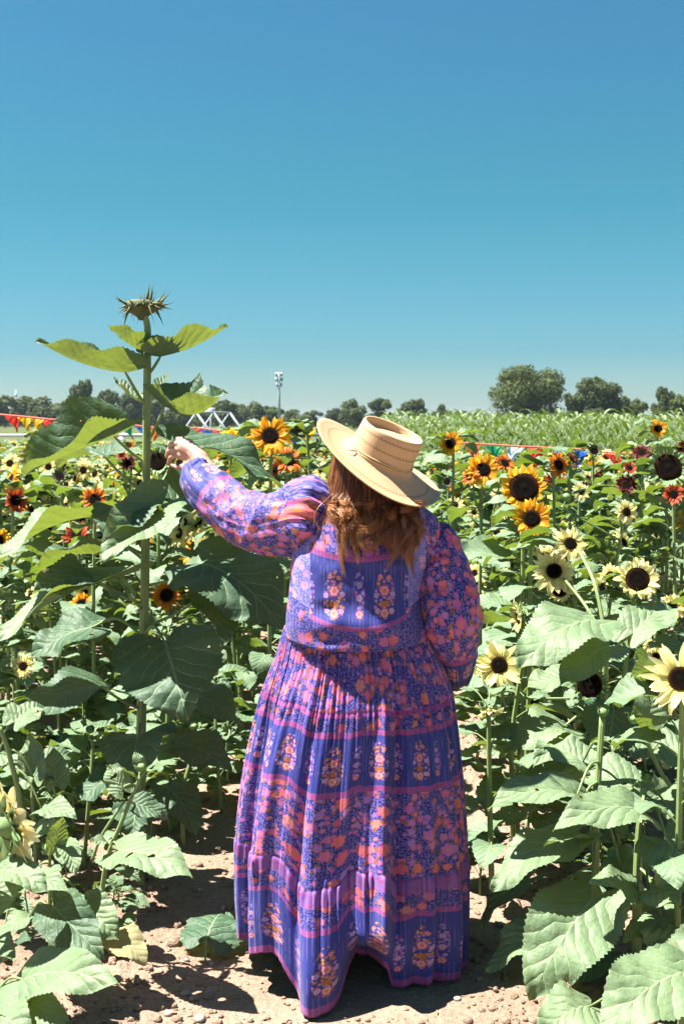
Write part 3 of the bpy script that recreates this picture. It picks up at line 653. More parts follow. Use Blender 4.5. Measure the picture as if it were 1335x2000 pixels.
for yy, xx in cand:
    px = xx/yy*FPX+667.5; s = (1.0+.010*(yy-4.5))*rng.uniform(.90, 1.06)
    if xx > 0 and yy < 6: s *= .93 if yy > 4.6 else .68
    if xx < 0 and yy < 5: s *= .8
    if xx < 0 and yy < 6.2: s *= .88
    if 420 < px < 700 and yy > 9: s *= .97
    topy = 822-(1.22*s-CAMH)/yy*FPX
    if any(yy < hy+.1 and abs(px-hx) < .20/yy*FPX+hr and topy < hpy+hr+6 for hx, hpy, hy, hr in hero_pts):
        s2 = s*.8; t2 = 822-(1.22*s2-CAMH)/yy*FPX
        if any(yy < hy+.1 and abs(px-hx) < .16/yy*FPX+hr and t2 < hpy+hr for hx, hpy, hy, hr in hero_pts): continue
        s = s2
    ms, tops = rng.choice(VAR[10:] if xx < 0 and yy > 5.8 else VAR[:14])
    if yy > 9: s = min(s, (1.7-(40 if xx < 0 else 60)*yy/2400-.05)/1.22)
    if xx < 0 and yy > 6: wts = [('lemon', .70), ('yellow', .20), ('orange', .02), ('bud', .06), ('dry', .02)]
    elif xx < 0: wts = [('bud', .8), ('lemon', .2)]
    elif yy < 8: wts = [('bud', .5), ('lemon', .38), ('spentlemon', .12)]
    elif px > 1080: wts = [('bud', .34), ('lemon', .26), ('red', .13), ('rust', .07), ('yellow', .12), ('dry', .08)]
    else: wts = [('bud', .34), ('lemon', .34), ('yellow', .2), ('orange', .08), ('dry', .04)]
    kinds = rng.choices([k for k, _ in wts], [v for _, v in wts], k=6)
    rot = rng.uniform(-.6, .6)
    if nplant < LIM:
        r = link('sunflower_plant', None, loc=(xx, yy, 0)); r.rotation_euler.z = rot; r.scale = (s, s, s); nplant += 1
        link('stem', ms[0], r); link('foliage', ms[1], r)
        for (P, f), kd in zip(tops, kinds): put_head(r, P, f, {'bud': .036, 'dry': .036, 'lemon': .072, 'yellow': .078, 'bare': .07}.get(kd, .07)*rng.uniform(.85, 1.2)*(1.22 if xx < 0 and yy > 6 else 1.08), kd, rng)
        dist = 'nearest' if yy < 5.6 else 'near' if yy < 7.2 else 'middle' if yy < 9.5 else 'back' if yy < 12.5 else 'farthest'
        ks = list(dict.fromkeys(KL[k] for _, k in zip(tops, kinds)))
        tag(r, '%s plant with %s %s, %s row %s' % ('sunflower', ' and '.join(ks[:2]), 'heads' if len(tops) > 1 else 'head', dist, zone(px, yy)), 'sunflower', 'sunflower plants in the packed field')
    else:
        Mx = Matrix.Translation((xx, yy, 0)) @ Matrix.Rotation(rot, 4, 'Z') @ Matrix.Scale(s, 4)
        bake(far_all, ms[1], Mx, 0); bake(far_all, ms[0], Mx, 1)
        for (P, f), kd in zip(tops, kinds):
            d, p, g_ = rng.choice(HEADS[kd]); Q = Mx @ Matrix.Translation(P) @ Vector(f).to_track_quat('Z', 'Y').to_matrix().to_4x4() @ Matrix.Scale(.072 if kd not in ('bud', 'dry') else .036, 4)
            bake(far_all, d, Q, 2); bake(far_all, g_, Q, 7)
            if p: bake(far_all, p, Q, {'lemon': 3, 'yellow': 4, 'orange': 5, 'red': 6, 'rust': 6}.get(kd, 3))
if far_all.v: tag(link('sunflower_crop', far_all.mesh('sunflower_crop', FM)), 'distant rows of the sunflower field in front of the fence', 'sunflower crop', kind='stuff')
print('field plants', nplant, 'corn', ncorn, 'cand', len(cand))

SV = []
for i in range(7):
    rg = random.Random(400+i); t_ = [(Vector((rg.uniform(-.05, .05), rg.uniform(-.05, .05), .48)), D(rg.uniform(-.4, .4), 1.2))]
    SV.append((plant_meshes(rg, .48, t_, nleaf=17, lsize=rg.uniform(.11, .15), sr=.0065, zmin=.08), t_))
rg = random.Random(91); used = []; k = 0
PL = ['with overlapping leaves', 'with wide leaves', 'with drooping leaves', 'with crumpled leaves', 'with folded leaves', 'with spread leaves']
while k < 62:
    yy = rg.uniform(3.55, 6.6); left = rg.random() < .66
    xx = rg.uniform(-.29*yy-.1, -.50) if left else rg.uniform(.84, .29*yy+.1)
    if any((xx-a)**2+(yy-b_)**2 < .034 for a, b_ in used): continue
    px = xx/yy*FPX+667.5
    if left and yy < 4.3 and px > 250: continue
    used.append((xx, yy)); k += 1; ms, t_ = rg.choice(SV); sc = rg.uniform(.45, 1.0)*(1 if yy > 4.3 else .72)
    r = link('sunflower_plant', None, loc=(xx, yy, 0)); r.rotation_euler.z = rg.uniform(0, 6.28); r.scale = (sc, sc, sc)
    link('stem', ms[0], r); link('foliage', ms[1], r); put_head(r, t_[0][0], t_[0][1], .026, 'bud', rg)
    gy = 'front' if yy < 4.2 else 'second' if yy < 5 else 'third' if yy < 5.8 else 'fourth'
    gx = ('at the left frame edge' if px < 110 else 'left of the giant stem' if px < 270 else 'between giant stem and skirt') if left else ('beside the right soil strip' if px < 1060 else 'at the lower right' if px < 1200 else 'at the right frame edge')
    tag(r, 'knee high sunflower seedling %s, %s row %s' % (PL[k % 6], gy, gx), 'sunflower', 'young sunflowers filling the near rows')

# ================================================================== PLANTS WITH EVERY LEAF PLACED
def spec_plant(name, label, Y, stem, sr, leaves, heads=(), extra=(), lmat='leaf_bright', stemr2=None, group=None):
    """stem: [(px,py,dY)], leaves: (stem t, base(px,py,dY), tip(px,py,dY), Wpx, normal, fold, arch[,mat])"""
    S = [at(x, y, Y+d) for x, y, d in stem]
    ro = Vector((S[0].x, S[0].y, 0)); r = link(name, None, loc=ro); tag(r, label, 'sunflower', group)
    S[0].z = -.02
    cv = [p-ro for p in bez(S, 26)]; mb = MB(); tube(mb, cv, [sr*(1.1-(1-(stemr2 or .6))*i/25) for i in range(26)], 12)
    def on(t):
        if t > 2:   # a height given in photo rows
            z_ = at(stem[0][0], t, Y).z; k = min(range(25), key=lambda i: abs(cv[i].z+cv[i+1].z-2*z_)); f = (z_-cv[k].z)/(cv[k+1].z-cv[k].z+1e-9); return cv[k].lerp(cv[k+1], max(0, min(1, f)))
        x = max(0, min(.9999, t))*25; k = int(x); return cv[k].lerp(cv[k+1], x-k)
    for br in extra:
        P = [at(x, y, Y+d)-ro for x, y, d in br[0]]; tube(mb, bez(P, 14), [br[1]*(1-.3*i/13) for i in range(14)], 8)
    rg = random.Random(hash(label) % 1000 if False else len(label)*31+int(stem[0][0]))
    st = link('stem', mb.mesh('stem', M['stem']), r)
    for lf in leaves:
        t, B, T, W, N, fold, arch = lf[:7]; mt = lf[7] if len(lf) > 7 else lmat
        Bp = at(B[0], B[1], Y+B[2])-ro; Tp = at(T[0], T[1], Y+T[2])-ro; Wd = W/FPX*(Y+(B[2]+T[2])/2)
        mb = MB(); L = (Tp-Bp).length; tth = max(9, int(L/.014))
        leaf_to(mb, Bp, Tp, Vector(N), Wd, arch, tth*2, teeth=tth, ns=14, fold=fold, wav=.085, cup=.06, lobe=.24, rng=rg, tooth=.045, twist=.3)
        lo = link('leaf', mb.mesh('leaf', M[mt]), r)
        if t is not None:
            A = on(t); d = vn(Tp-Bp); mb = MB(); mid = A.lerp(Bp, .5)+Vector((0, 0, .22*(Bp-A).length if Bp.z < A.z+.05 else -.06*(Bp-A).length))
            pr = max(.0034, sr*.31); tube(mb, bez([A, mid, Bp+d*.006], 12), [pr*1.35, pr*1.15]+[pr]*8+[pr*.8, pr*.6], 7); link('petiole', mb.mesh('petiole', M['stem']), lo)
    for (px, py, d, kind, R, f) in heads: put_head(r, at(px, py, Y+d)-ro, f, R/FPX*(Y+d), kind, rg)
    return r
U1 = (0, .2, 1)
YT = 4.4
tall = [
    (735, (277, 684, -.03), (213, 634, -.20), 60, (-.2, .1, 1), .9, -.08),
    (735, (311, 697, -.02), (444, 636, .10), 88, (-.1, .06, 1), .95, -.06),
    (795, (248, 728, -.05), (72, 664, -.12), 90, (-.1, .06, 1), .95, -.07),
    (868, (320, 792, -.06), (438, 762, -.22), 140, (.05, -.22, 1), .85, -.20),
    (790, (268, 783, .10), (223, 737, .2), 46, (0, .3, 1), .6, -.05),
    (775, (300, 772, .14), (328, 724, .3), 36, (0, .3, 1), .6, -.05),
    (905, (226, 852, -.04), (44, 930, -.28), 158, (-.14, -.50, .85), .95, .02),
    (965, (204, 890, .02), (110, 912, .3), 90, (-.3, .2, 1), .5, .05),
    (992, (352, 868, .10), (556, 962, .16), 128, (.35, -.35, .9), .35, .10),
    (1005, (262, 1000, -.12), (212, 1052, -.34), 140, (-.15, -.75, .55), .15, .12),
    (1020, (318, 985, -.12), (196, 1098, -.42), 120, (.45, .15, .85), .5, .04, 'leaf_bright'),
    (1010, (338, 985, .04), (395, 915, .3), 100, (.3, -.3, 1), .4, .05),
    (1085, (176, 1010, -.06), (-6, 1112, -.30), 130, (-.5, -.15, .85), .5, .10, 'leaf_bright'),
    (1095, (190, 1082, .06), (74, 1100, -.05), 92, (-.1, .1, 1), .6, .05),
    (1180, (200, 1140, -.08), (66, 1160, -.32), 128, (-.15, -.7, .65), .2, .14),
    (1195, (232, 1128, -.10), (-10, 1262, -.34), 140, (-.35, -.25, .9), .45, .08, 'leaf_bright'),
    (1145, (396, 1100, -.04), (560, 1240, -.26), 190, (.35, -.75, .5), .12, .14),
    (1225, (408, 1152, -.06), (440, 1260, -.30), 110, (.2, -.6, .7), .3, .1),
    (1240, (322, 1252, -.16), (368, 1408, -.40), 218, (.05, -.9, .42), .14, .10),
    (1245, (180, 1225, .10), (60, 1290, .05), 120, (-.2, -.4, .9), .2, .1),
    (1385, (204, 1342, -.12), (48, 1424, -.42), 130, (-.25, -.65, .7), .25, .14),
    (1395, (352, 1352, .10), (470, 1420, .02), 120, (.3, -.4, .8), .2, .14),
    (1425, (272, 1436, -.14), (262, 1516, -.36), 160, (0, -.72, .68), .15, .16),
    (1470, (340, 1450, -.04), (452, 1510, -.2), 110, (.3, -.6, .7), .2, .12),
    (1540, (230, 1520, .02), (150, 1570, -.05), 90, (-.3, -.4, .8), .2, .12),
    (1560, (330, 1540, -.02), (384, 1630, -.15), 86, (.3, -.6, .7), .2, .12),
    (1580, (268, 1570, -.05), (260, 1640, -.2), 90, (0, -.7, .7), .2, .12)]
spec_plant('tall_sunflower', 'giant sunflower with thick stem and huge leaves that the woman reaches for', YT,
           [(274, 1740, 0), (276, 1420, 0), (283, 1150, 0), (286, 880, 0), (288, 700, 0), (288, 640, 0), (281, 612, -.005)], .0176, tall,
           heads=[], lmat='leaf_tall', stemr2=.50)
tallr = [o for o in col.objects if o.name.startswith('tall_sunflower')][0]
hd = put_head(tallr, at(279, 603, YT)-tallr.location, Vector((-.08, .12, 1)), .075, 'bud', random.Random(5))
for o in [hd]+list(hd.children): bpy.data.objects.remove(o)
# spiky closed head seen from below
rg = random.Random(12); O = at(278, 606, YT)-tallr.location; mb = MB(); rws = []
for r_, z_ in ((.012, -.035), (.02, -.022), (.044, -.006), (.056, .010), (.054, .028), (.035, .036), (.005, .038)):
    rws.append([O+Vector((r_*math.cos(a)*1.05-.10*(z_+.03), r_*math.sin(a), z_)) for a in [2*math.pi*j/20 for j in range(20)]])
mb.grid(rws, [[(j/20, i/6) for j in range(20)] for i in range(7)], 0, True); hd = link('flower_head', mb.mesh('flower_head', M['bract_dry']), tallr)
mb = MB()
for i in range(58):
    a = rg.uniform(0, 6.28); el = rg.choice([-1.1, -.6, -.2, .1, .3, .6, 1.2])+rg.uniform(-.25, .25); rr = .044 if el < .8 else rg.uniform(.01, .05)
    p = O+Vector((rr*math.cos(a), rr*math.sin(a), .016 if el < .8 else .03)); d = Vector((math.cos(a)*math.cos(el), math.sin(a)*math.cos(el), math.sin(el))); L = rg.uniform(.035, .078); dn = rg.uniform(-.5, .5)
    pts = [p+d*(L*t)+Vector((0, 0, dn*L*t*t)) for t in (0, .25, .5, .75, 1)]; tube(mb, pts, [.0065, .0075, .004, .0016, .0004], 5, flat=.35, ref=Vector((0, 0, 1)))
link('bracts', mb.mesh('bracts', M['bract_dry']), hd)

SG = 'low sunflower plants along the path edge'
UPc = (0, -.35, .93)
spec_plant('sunflower_plant', 'near right sunflower plant with the big quilted leaf pointing at the path', 3.72,
    [(1160, 1905, 0), (1162, 1700, 0), (1165, 1560, 0), (1175, 1400, .03)], .013,
    [(.82, (1128, 1556, -.12), (950, 1580, -.22), 104, (-.1, -.35, .9), .25, .14), (.74, (1118, 1632, -.14), (960, 1742, -.30), 120, (-.35, -.45, .8), .15, .10),
     (.70, (1152, 1642, -.16), (1062, 1652, -.3), 40, (0, .1, 1), .5, .05), (.50, (1156, 1756, -.25), (1034, 1954, -.42), 176, (-.30, -.72, .60), .16, .12),
     (.36, (1068, 1812, -.08), (952, 1900, -.12), 96, (-.35, -.45, .8), .2, .12), (.55, (1032, 1716, .04), (938, 1812, 0), 66, (-.45, -.4, .75), .3, .14, 'leaf_tall'),  # last leaf takes the darker green to paint in its shade
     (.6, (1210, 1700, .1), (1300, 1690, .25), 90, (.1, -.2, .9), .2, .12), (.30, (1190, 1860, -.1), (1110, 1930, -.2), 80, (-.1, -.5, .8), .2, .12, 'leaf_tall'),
     (.9, (1140, 1490, .1), (1060, 1460, .2), 90, (0, -.3, .9), .2, .12)], [(1176, 1392, .03, 'bud', 20, D(0, .8))], lmat='leaf_bright', group=SG)
spec_plant('sunflower_plant', 'near right sunflower plant with a thick pale stem and forked top', 3.62,
    [(1243, 1850, 0), (1244, 1700, 0), (1252, 1580, 0), (1256, 1540, 0)], .0145,
    [(.97, (1256, 1586, -.10), (1078, 1622, -.26), 112, (-.05, -.45, .9), .12, .14), (.95, (1236, 1538, .1), (1100, 1520, .22), 118, (-.05, -.4, .9), .2, .12), (.93, (1290, 1560, .05), (1380, 1600, .0), 100, (.1, -.4, .9), .2, .1),
     (.62, (1246, 1742, -.16), (1150, 1720, -.24), 88, (0, -.55, .85), .1, .10), (.60, (1262, 1738, -.16), (1322, 1766, -.28), 100, (.1, -.6, .8), .1, .10), (.9, (1300, 1640, -.12), (1372, 1755, -.2), 190, (.2, -.6, .75), .15, .1),
     (.35, (1290, 1790, -.1), (1352, 1880, -.2), 150, (.1, -.6, .7), .1, .12), (.2, (1300, 1840, .05), (1346, 1870, .05), 90, (.1, -.6, .7), .1, .12)], [(1262, 1520, -.02, 'bud', 22, D(0, .9))],
    extra=[([(1243, 1850, 0), (1215, 1912, -.1), (1150, 1975, -.22)], .006)], lmat='leaf_bright', group=SG)
spec_plant('sunflower_plant', 'nearest right corner sunflower plant, only its wide top leaves in frame', 3.05,
    [(1330, 2120, 0), (1330, 2000, 0), (1325, 1940, 0)], .012,
    [(.9, (1330, 1900, -.05), (1170, 2030, -.22), 170, (-.2, -.5, .85), .15, .14), (.8, (1150, 1965, .1), (1050, 2030, -.0), 120, (-.2, -.5, .85), .2, .16), (.95, (1345, 1935, .1), (1400, 1800, .3), 150, (.1, -.5, .85), .2, .1)], lmat='leaf_bright', group=SG)
spec_plant('sunflower_plant', 'right plant with two huge mint leaves below the lemon blooms', 4.45,
    [(1182, 1640, 0), (1180, 1400, 0), (1182, 1240, 0)], .015,
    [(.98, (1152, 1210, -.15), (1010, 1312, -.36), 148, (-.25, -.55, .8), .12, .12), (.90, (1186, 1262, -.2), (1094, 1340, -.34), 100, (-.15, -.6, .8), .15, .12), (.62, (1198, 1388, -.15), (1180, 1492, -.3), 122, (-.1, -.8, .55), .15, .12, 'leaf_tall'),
     (.9, (1236, 1236, 0), (1315, 1190, .2), 90, (.1, -.3, .9), .2, .12), (.7, (1110, 1330, .1), (1020, 1350, .1), 90, (0, -.4, .9), .2, .14), (.5, (1100, 1420, -.05), (985, 1478, -.2), 112, (-.15, -.45, .85), .2, .16),
     (.45, (1130, 1450, -.1), (1040, 1500, -.3), 90, (-.1, -.5, .85), .2, .16), (.35, (1240, 1450, 0), (1310, 1500, -.1), 110, (.1, -.5, .85), .2, .16), (.2, (1120, 1540, 0), (1050, 1570, -.1), 80, (-.1, -.5, .85), .2, .16)],
    extra=[([(1181, 1240, 0), (1160, 1140, .1), (1128, 1072, .28)], .008), ([(1182, 1250, 0), (1140, 1180, .1), (1100, 1130, .28)], .007)], lmat='leaf_bright', group=SG)
spec_plant('sunflower_plant', 'right plant with a single green bud on a leaning stem', 3.8,
    [(1390, 1740, 0), (1335, 1600, 0), (1285, 1500, 0), (1252, 1425, 0)], .008,
    [(.95, (1262, 1430, -.03), (1190, 1472, -.12), 48, (-.2, .1, 1), .4, .1), (.97, (1262, 1400, .02), (1290, 1312, .08), 80, (.3, -.7, .5), .2, .05), (.8, (1300, 1470, .1), (1350, 1440, .2), 90, (.1, -.4, .9), .2, .1),
     (.6, (1310, 1560, .05), (1220, 1560, .0), 100, (0, -.6, .8), .2, .1)], [(1238, 1406, -.02, 'bud', 21, D(-.4, .9))], lmat='leaf_bright', group=SG)
# left foreground
spec_plant('sunflower_plant', 'low left plant with a spiky opening bud and one wide half shaded leaf', 3.75,
    [(188, 1790, 0), (205, 1700, 0), (240, 1600, 0), (276, 1512, 0)], .008,
    [(.45, (232, 1662, -.10), (376, 1716, -.30), 112, (.15, -.5, .85), .12, .10), (.92, (240, 1542, -.02), (208, 1496, .02), 50, (-.2, -.5, .8), .2, .1), (.95, (250, 1510, -.02), (212, 1500, -.1), 26, (0, -.3, 1), .3, .1),
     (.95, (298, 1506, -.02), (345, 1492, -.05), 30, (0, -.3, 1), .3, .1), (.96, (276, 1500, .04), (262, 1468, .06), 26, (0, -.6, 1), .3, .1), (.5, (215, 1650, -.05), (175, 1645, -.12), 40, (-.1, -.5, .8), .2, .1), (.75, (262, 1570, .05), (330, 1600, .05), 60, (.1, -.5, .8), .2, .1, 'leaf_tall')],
    [(276, 1500, 0, 'bud', 20, D(.1, 1))], extra=[([(180, 1680, -.02), (200, 1630, -.02), (243, 1565, -.02)], .0055)], lmat='leaf_bright', group=SG)
spec_plant('sunflower_plant', 'low left plant with a plump green bud framed by two upright leaves', 3.62,
    [(100, 1850, 0), (98, 1760, 0), (97, 1700, 0), (98, 1668, 0)], .007,
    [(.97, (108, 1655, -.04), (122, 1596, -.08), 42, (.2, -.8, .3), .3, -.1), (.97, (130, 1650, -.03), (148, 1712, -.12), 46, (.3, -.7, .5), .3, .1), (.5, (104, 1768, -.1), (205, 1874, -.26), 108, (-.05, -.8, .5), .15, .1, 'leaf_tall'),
     (.55, (168, 1768, -.08), (232, 1836, -.16), 84, (.25, -.8, .5), .3, .1), (.8, (60, 1712, -.05), (134, 1744, -.18), 60, (0, -.5, .8), .2, .1), (.3, (60, 1790, .1), (10, 1830, .0), 70, (-.2, -.5, .8), .2, .1), (.35, (225, 1830, -.1), (286, 1886, -.18), 76, (.35, -.75, .5), .25, .18, 'leaf_dry')],
    [(98, 1658, 0, 'bud', 27, D(.05, .7))], lmat='leaf_bright', group=SG)
spec_plant('sunflower_plant', 'left edge plant with a big lemon sunflower in side view cut by the frame', 3.35,
    [(-60, 1990, 0), (-50, 1850, 0), (-35, 1720, 0), (-10, 1640, 0)], .010,
    [(.6, (0, 1700, -.05), (95, 1742, -.15), 90, (.1, -.5, .85), .2, .12), (.5, (-20, 1760, -.05), (60, 1660, .1), 90, (.1, -.6, .8), .2, .1), (.3, (-30, 1830, .1), (30, 1880, -.1), 70, (.1, -.5, .8), .2, .12)],
    [(14, 1612, -.02, 'lemon', 106, D(.85, -.05, .80))], lmat='leaf_bright', group=SG)
spec_plant('sunflower_plant', 'low plant in the bottom left corner with overlapping pale leaves', 3.25,
    [(-40, 2050, 0), (-20, 1960, 0), (0, 1930, 0)], .009,
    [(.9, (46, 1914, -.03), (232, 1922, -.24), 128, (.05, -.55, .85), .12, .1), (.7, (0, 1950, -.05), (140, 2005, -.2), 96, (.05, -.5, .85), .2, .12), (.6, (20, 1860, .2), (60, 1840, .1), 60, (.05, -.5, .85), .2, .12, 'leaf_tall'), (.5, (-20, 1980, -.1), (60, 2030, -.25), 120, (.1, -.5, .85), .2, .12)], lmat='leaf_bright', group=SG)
spec_plant('sunflower_plant', 'left edge plant with pale upright leaf behind the lemon flower', 3.95,
    [(10, 1760, 0), (40, 1600, 0), (20, 1480, 0), (0, 1420, 0)], .010,
    [(.75, (66, 1520, -.02), (58, 1432, .05), 62, (-.3, -.8, .4), .3, -.05), (.6, (80, 1580, -.05), (150, 1600, -.15), 60, (.1, -.5, .85), .2, .12), (.5, (110, 1530, 0), (105, 1460, .05), 56, (.2, -.8, .4), .3, -.05), (.9, (30, 1410, 0), (80, 1380, .1), 70, (.1, -.4, .85), .2, .12),
     (.4, (60, 1640, .0), (130, 1620, -.1), 60, (.1, -.5, .85), .2, .12), (.8, (0, 1470, .05), (-40, 1500, 0), 80, (.1, -.5, .85), .2, .12)], [(100, 1525, -.02, 'bud', 13, D(0, 1))], extra=[([(92, 1610, 0), (108, 1560, 0), (102, 1532, -.02)], .005)], lmat='leaf_bright', group=SG)
# dark leafy clump between the tall stem and the path
for (px, Y, hgt, lb) in ((352, 4.75, .50, 'dark leafy young sunflower at the foot of the tall one'), (430, 5.2, .62, 'shaded young sunflower between the tall stem and the skirt'), (150, 4.5, .55, 'young sunflower left of the foot of the tall stem'), (60, 4.3, .5, 'young sunflower near the left edge behind the pale bud'), (470, 5.9, .8, 'young sunflower close against the left of the skirt'), (930, 5.9, .36, 'small sunflower right of the skirt beside the bare soil'), (1030, 4.6, .36, 'small sunflower on the right soil edge below the lemon bloom'), (942, 4.25, .26, 'very low seedling right of the skirt')):
    P = at(px, 1000, Y); rg = random.Random(px); t_ = [(Vector((rg.uniform(-.06, .06), 0, hgt)), D(0, 1.5))]
    ms = plant_meshes(rg, hgt, t_, nleaf=14, lsize=.13 if hgt > .3 else .07, sr=.008 if hgt > .3 else .004, zmin=.2, lmat='leaf')
    r = link('sunflower_plant', None, loc=(P.x, P.y, 0)); tag(r, lb, 'sunflower', SG); link('stem', ms[0], r); link('foliage', ms[1], r); put_head(r, t_[0][0], t_[0][1], .03 if hgt > .3 else .012, 'bud', rg)
# fallen leaf
mb = MB(); O = at(412, 1868, 3.83); O.z = gz(O.x, O.y)+.02
leaf_to(mb, Vector((-.012, -.02, .035)), Vector((.03, .17, .03)), Vector((0, -.35, 1)), .21, .18, 24, teeth=12, ns=12, fold=-.25, wav=.05, lobe=.2, rng=random.Random(4))
fl = link('fallen_leaf', mb.mesh('fallen_leaf', M['leaf_tall']), loc=O); tag(fl, 'torn off dark green leaf lying upside down on the path left of the hem', 'leaf')  # shade on the leaf is put in by the darker leaf colour
mb = MB(); tube(mb, bez([(-.012, -.02, .03), (-.01, -.06, .012), (-.008, -.095, -.005)], 6), .0035, 6); link('petiole', mb.mesh('petiole', M['stem']), fl)

# ================================================================== THE WOMAN
YW = 3.80
person = link('person', None, loc=(at(700, 1000, YW).x, YW, 0))
tag(person, 'woman from behind in straw hat and long purple floral dress reaching for the giant sunflower', 'person')
PO = Vector(person.location)
def W(px, py, Y=YW): return at(px, py, Y)-PO
# ---- fabric
def fabric(name, region):
    b = NB(name); U, V, _ = b.sep(b.uv())
    nx = b.noise(b.uv(), 60., 2.)
    def flowers(scale, R, npet, off=0., rings=True, jit=.9):
        v = b.comb(b.m('ADD', U, off), b.m('ADD', V, off*1.7)); vo = b.n('ShaderNodeTexVoronoi', voronoi_dimensions='2D', feature='F1')
        b.put(vo.inputs['Vector'], v); vo.inputs['Scale'].default_value = scale; vo.inputs['Randomness'].default_value = jit
        dx, dy, _ = b.sep(b.n('ShaderNodeVectorMath', operation='SUBTRACT').outputs[0])
        vm = dx.node.inputs[0].links[0].from_node; b.put(vm.inputs[0], v); b.t.links.new(vo.outputs['Position'], vm.inputs[1])
        dx = b.m('MULTIPLY', dx, scale); dy = b.m('MULTIPLY', dy, scale)
        cs = b.n('ShaderNodeSeparateColor'); b.t.links.new(vo.outputs['Color'], cs.inputs[0]); cr, cg, cb = cs.outputs
        r = b.m('SQRT', b.m('ADD', b.m('MULTIPLY', dx, dx), b.m('MULTIPLY', dy, dy))); th = b.m('ARCTAN2', dy, dx)
        pet = b.m('ABSOLUTE', b.m('COSINE', b.m('MULTIPLY_ADD', th, npet/2, b.m('MULTIPLY', cr, 6.))))
        Rt = b.m('MULTIPLY', b.m('MULTIPLY_ADD', pet, .28, .72), b.m('MULTIPLY_ADD', cg, R*.5, R*.62))
        q = b.m('DIVIDE', r, Rt); return q, cr, cg, cb, dx, dy, th
    ink = (.022, .028, .21); violet = (.10, .09, .42); lil = (.24, .16, .56)
    q0, a0, _, c0, *_r = flowers(150., .55, 5, .3)
    g0 = b.mix(b.m('LESS_THAN', q0, .85), ink, b.mix(a0, violet, lil))
    def blossoms(bg_, scale, R, npet, off, hues, keep, leaves=True):
        q, cr, cg, cb, dx, dy, th = flowers(scale, R, npet, off)
        k = b.m('LESS_THAN', cb, keep)
        if leaves:   # ochre leaves poking out round the flower
            lw = b.m('POWER', b.m('ABSOLUTE', b.m('COSINE', b.m('MULTIPLY_ADD', th, 1.5, b.m('MULTIPLY', cg, 9.)))), 4.)
            ql = b.m('DIVIDE', b.m('SQRT', b.m('ADD', b.m('MULTIPLY', dx, dx), b.m('MULTIPLY', dy, dy))), b.m('MULTIPLY_ADD', lw, R*.80, R*.45))
            lm_ = b.m('MULTIPLY', b.m('LESS_THAN', ql, 1.), k)
            lc = b.mix(b.m('GREATER_THAN', b.m('SINE', b.m('MULTIPLY', th, 23.)), .2), (.42, .15, .03), (.22, .07, .08))
            bg_ = b.mix(lm_, bg_, lc)
        hue = b.ramp(cr, hues)
        ring = b.m('SINE', b.m('ADD', b.m('MULTIPLY', q, 17.), b.m('MULTIPLY', b.m('SINE', b.m('MULTIPLY', th, float(npet))), 1.2)))
        pc = b.mix(b.m('MULTIPLY', b.m('GREATER_THAN', ring, .35), .55), hue, b.mix(.5, hue, (.75, .38, .45)))
        pc = b.mix(b.m('GREATER_THAN', q, .88), pc, b.mix(.45, hue, (.16, .03, .20)))
        pc = b.mix(b.m('LESS_THAN', q, .22), pc, (.60, .26, .04))
        return b.mix(b.m('MULTIPLY', b.m('LESS_THAN', q, 1.), k), bg_, pc)
    H1 = [(0, (.80, .18, .14)), (.35, (.74, .10, .20)), (.6, (.66, .13, .32)), (.85, (.44, .13, .46)), (1, (.76, .26, .12))]
    H2 = [(0, (.64, .08, .24)), (.4, (.42, .10, .46)), (.7, (.26, .17, .62)), (1, (.72, .15, .16))]
    floral = blossoms(g0, 44., .40, 5, .11, H2, .45, False)
    floral = blossoms(floral, 27., .40, 5, .57, H2, .55)
    floral = blossoms(floral, 15.5, .33, 6, 1.31, H1, .74)
    smallfl = blossoms(g0, 24., .40, 6, 2.2, H1, .72); smallfl = b.mix(.15, smallfl, ink)
    # plain blue ground with fine metallic pinstripes
    st = b.m('FRACT', b.m('MULTIPLY', U, 95.)); wob = b.noise(b.comb(b.m('MULTIPLY', U, 95.), b.m('MULTIPLY', V, 9.)), 1., 2.)
    stripe = b.m('MULTIPLY', b.m('LESS_THAN', st, .10), b.m('GREATER_THAN', wob, .50))
    blue = b.mix(b.noise(b.comb(b.m('MULTIPLY', U, 30.), b.m('MULTIPLY', V, 5.)), 1., 3.), (.022, .034, .23), (.040, .050, .32))
    def bouq(bg_, v0, v1):
        """repeat a posy in a basket and a slimmer lilac sprig along the band"""
        vc = b.m('DIVIDE', b.m('SUBTRACT', V, (v0+v1)/2), (v1-v0)/2)
        hd_ = (v1-v0)/2
        fu = b.m('MULTIPLY', b.m('SUBTRACT', b.m('FRACT', b.m('DIVIDE', U, .150)), .5), .150)
        fu2 = b.m('MULTIPLY', b.m('SUBTRACT', b.m('FRACT', b.m('ADD', b.m('DIVIDE', U, .150), .5)), .5), .150)
        e1 = b.m('ADD', b.m('POWER', b.m('ABSOLUTE', b.m('DIVIDE', fu, b.m('MULTIPLY_ADD', vc, .010, .030))), 2.), b.m('POWER', b.m('ABSOLUTE', b.m('MULTIPLY', vc, 1.12)), 3.))
        e2 = b.m('ADD', b.m('POWER', b.m('ABSOLUTE', b.m('DIVIDE', fu2, .017)), 2.), b.m('POWER', b.m('ABSOLUTE', b.m('MULTIPLY', vc, 1.25)), 3.))
        q, cr, cg, cb, dx, dy, th = flowers(78., .46, 5, 3.1)
        fl1 = b.mix(b.m('LESS_THAN', q, 1.), bg_, b.mix(b.m('LESS_THAN', q, .3), b.ramp(cr, [(0, (.40, .14, .03)), (.45, (.50, .20, .04)), (.6, (.42, .14, .45)), (1, (.28, .18, .60))]), (.7, .4, .1)))
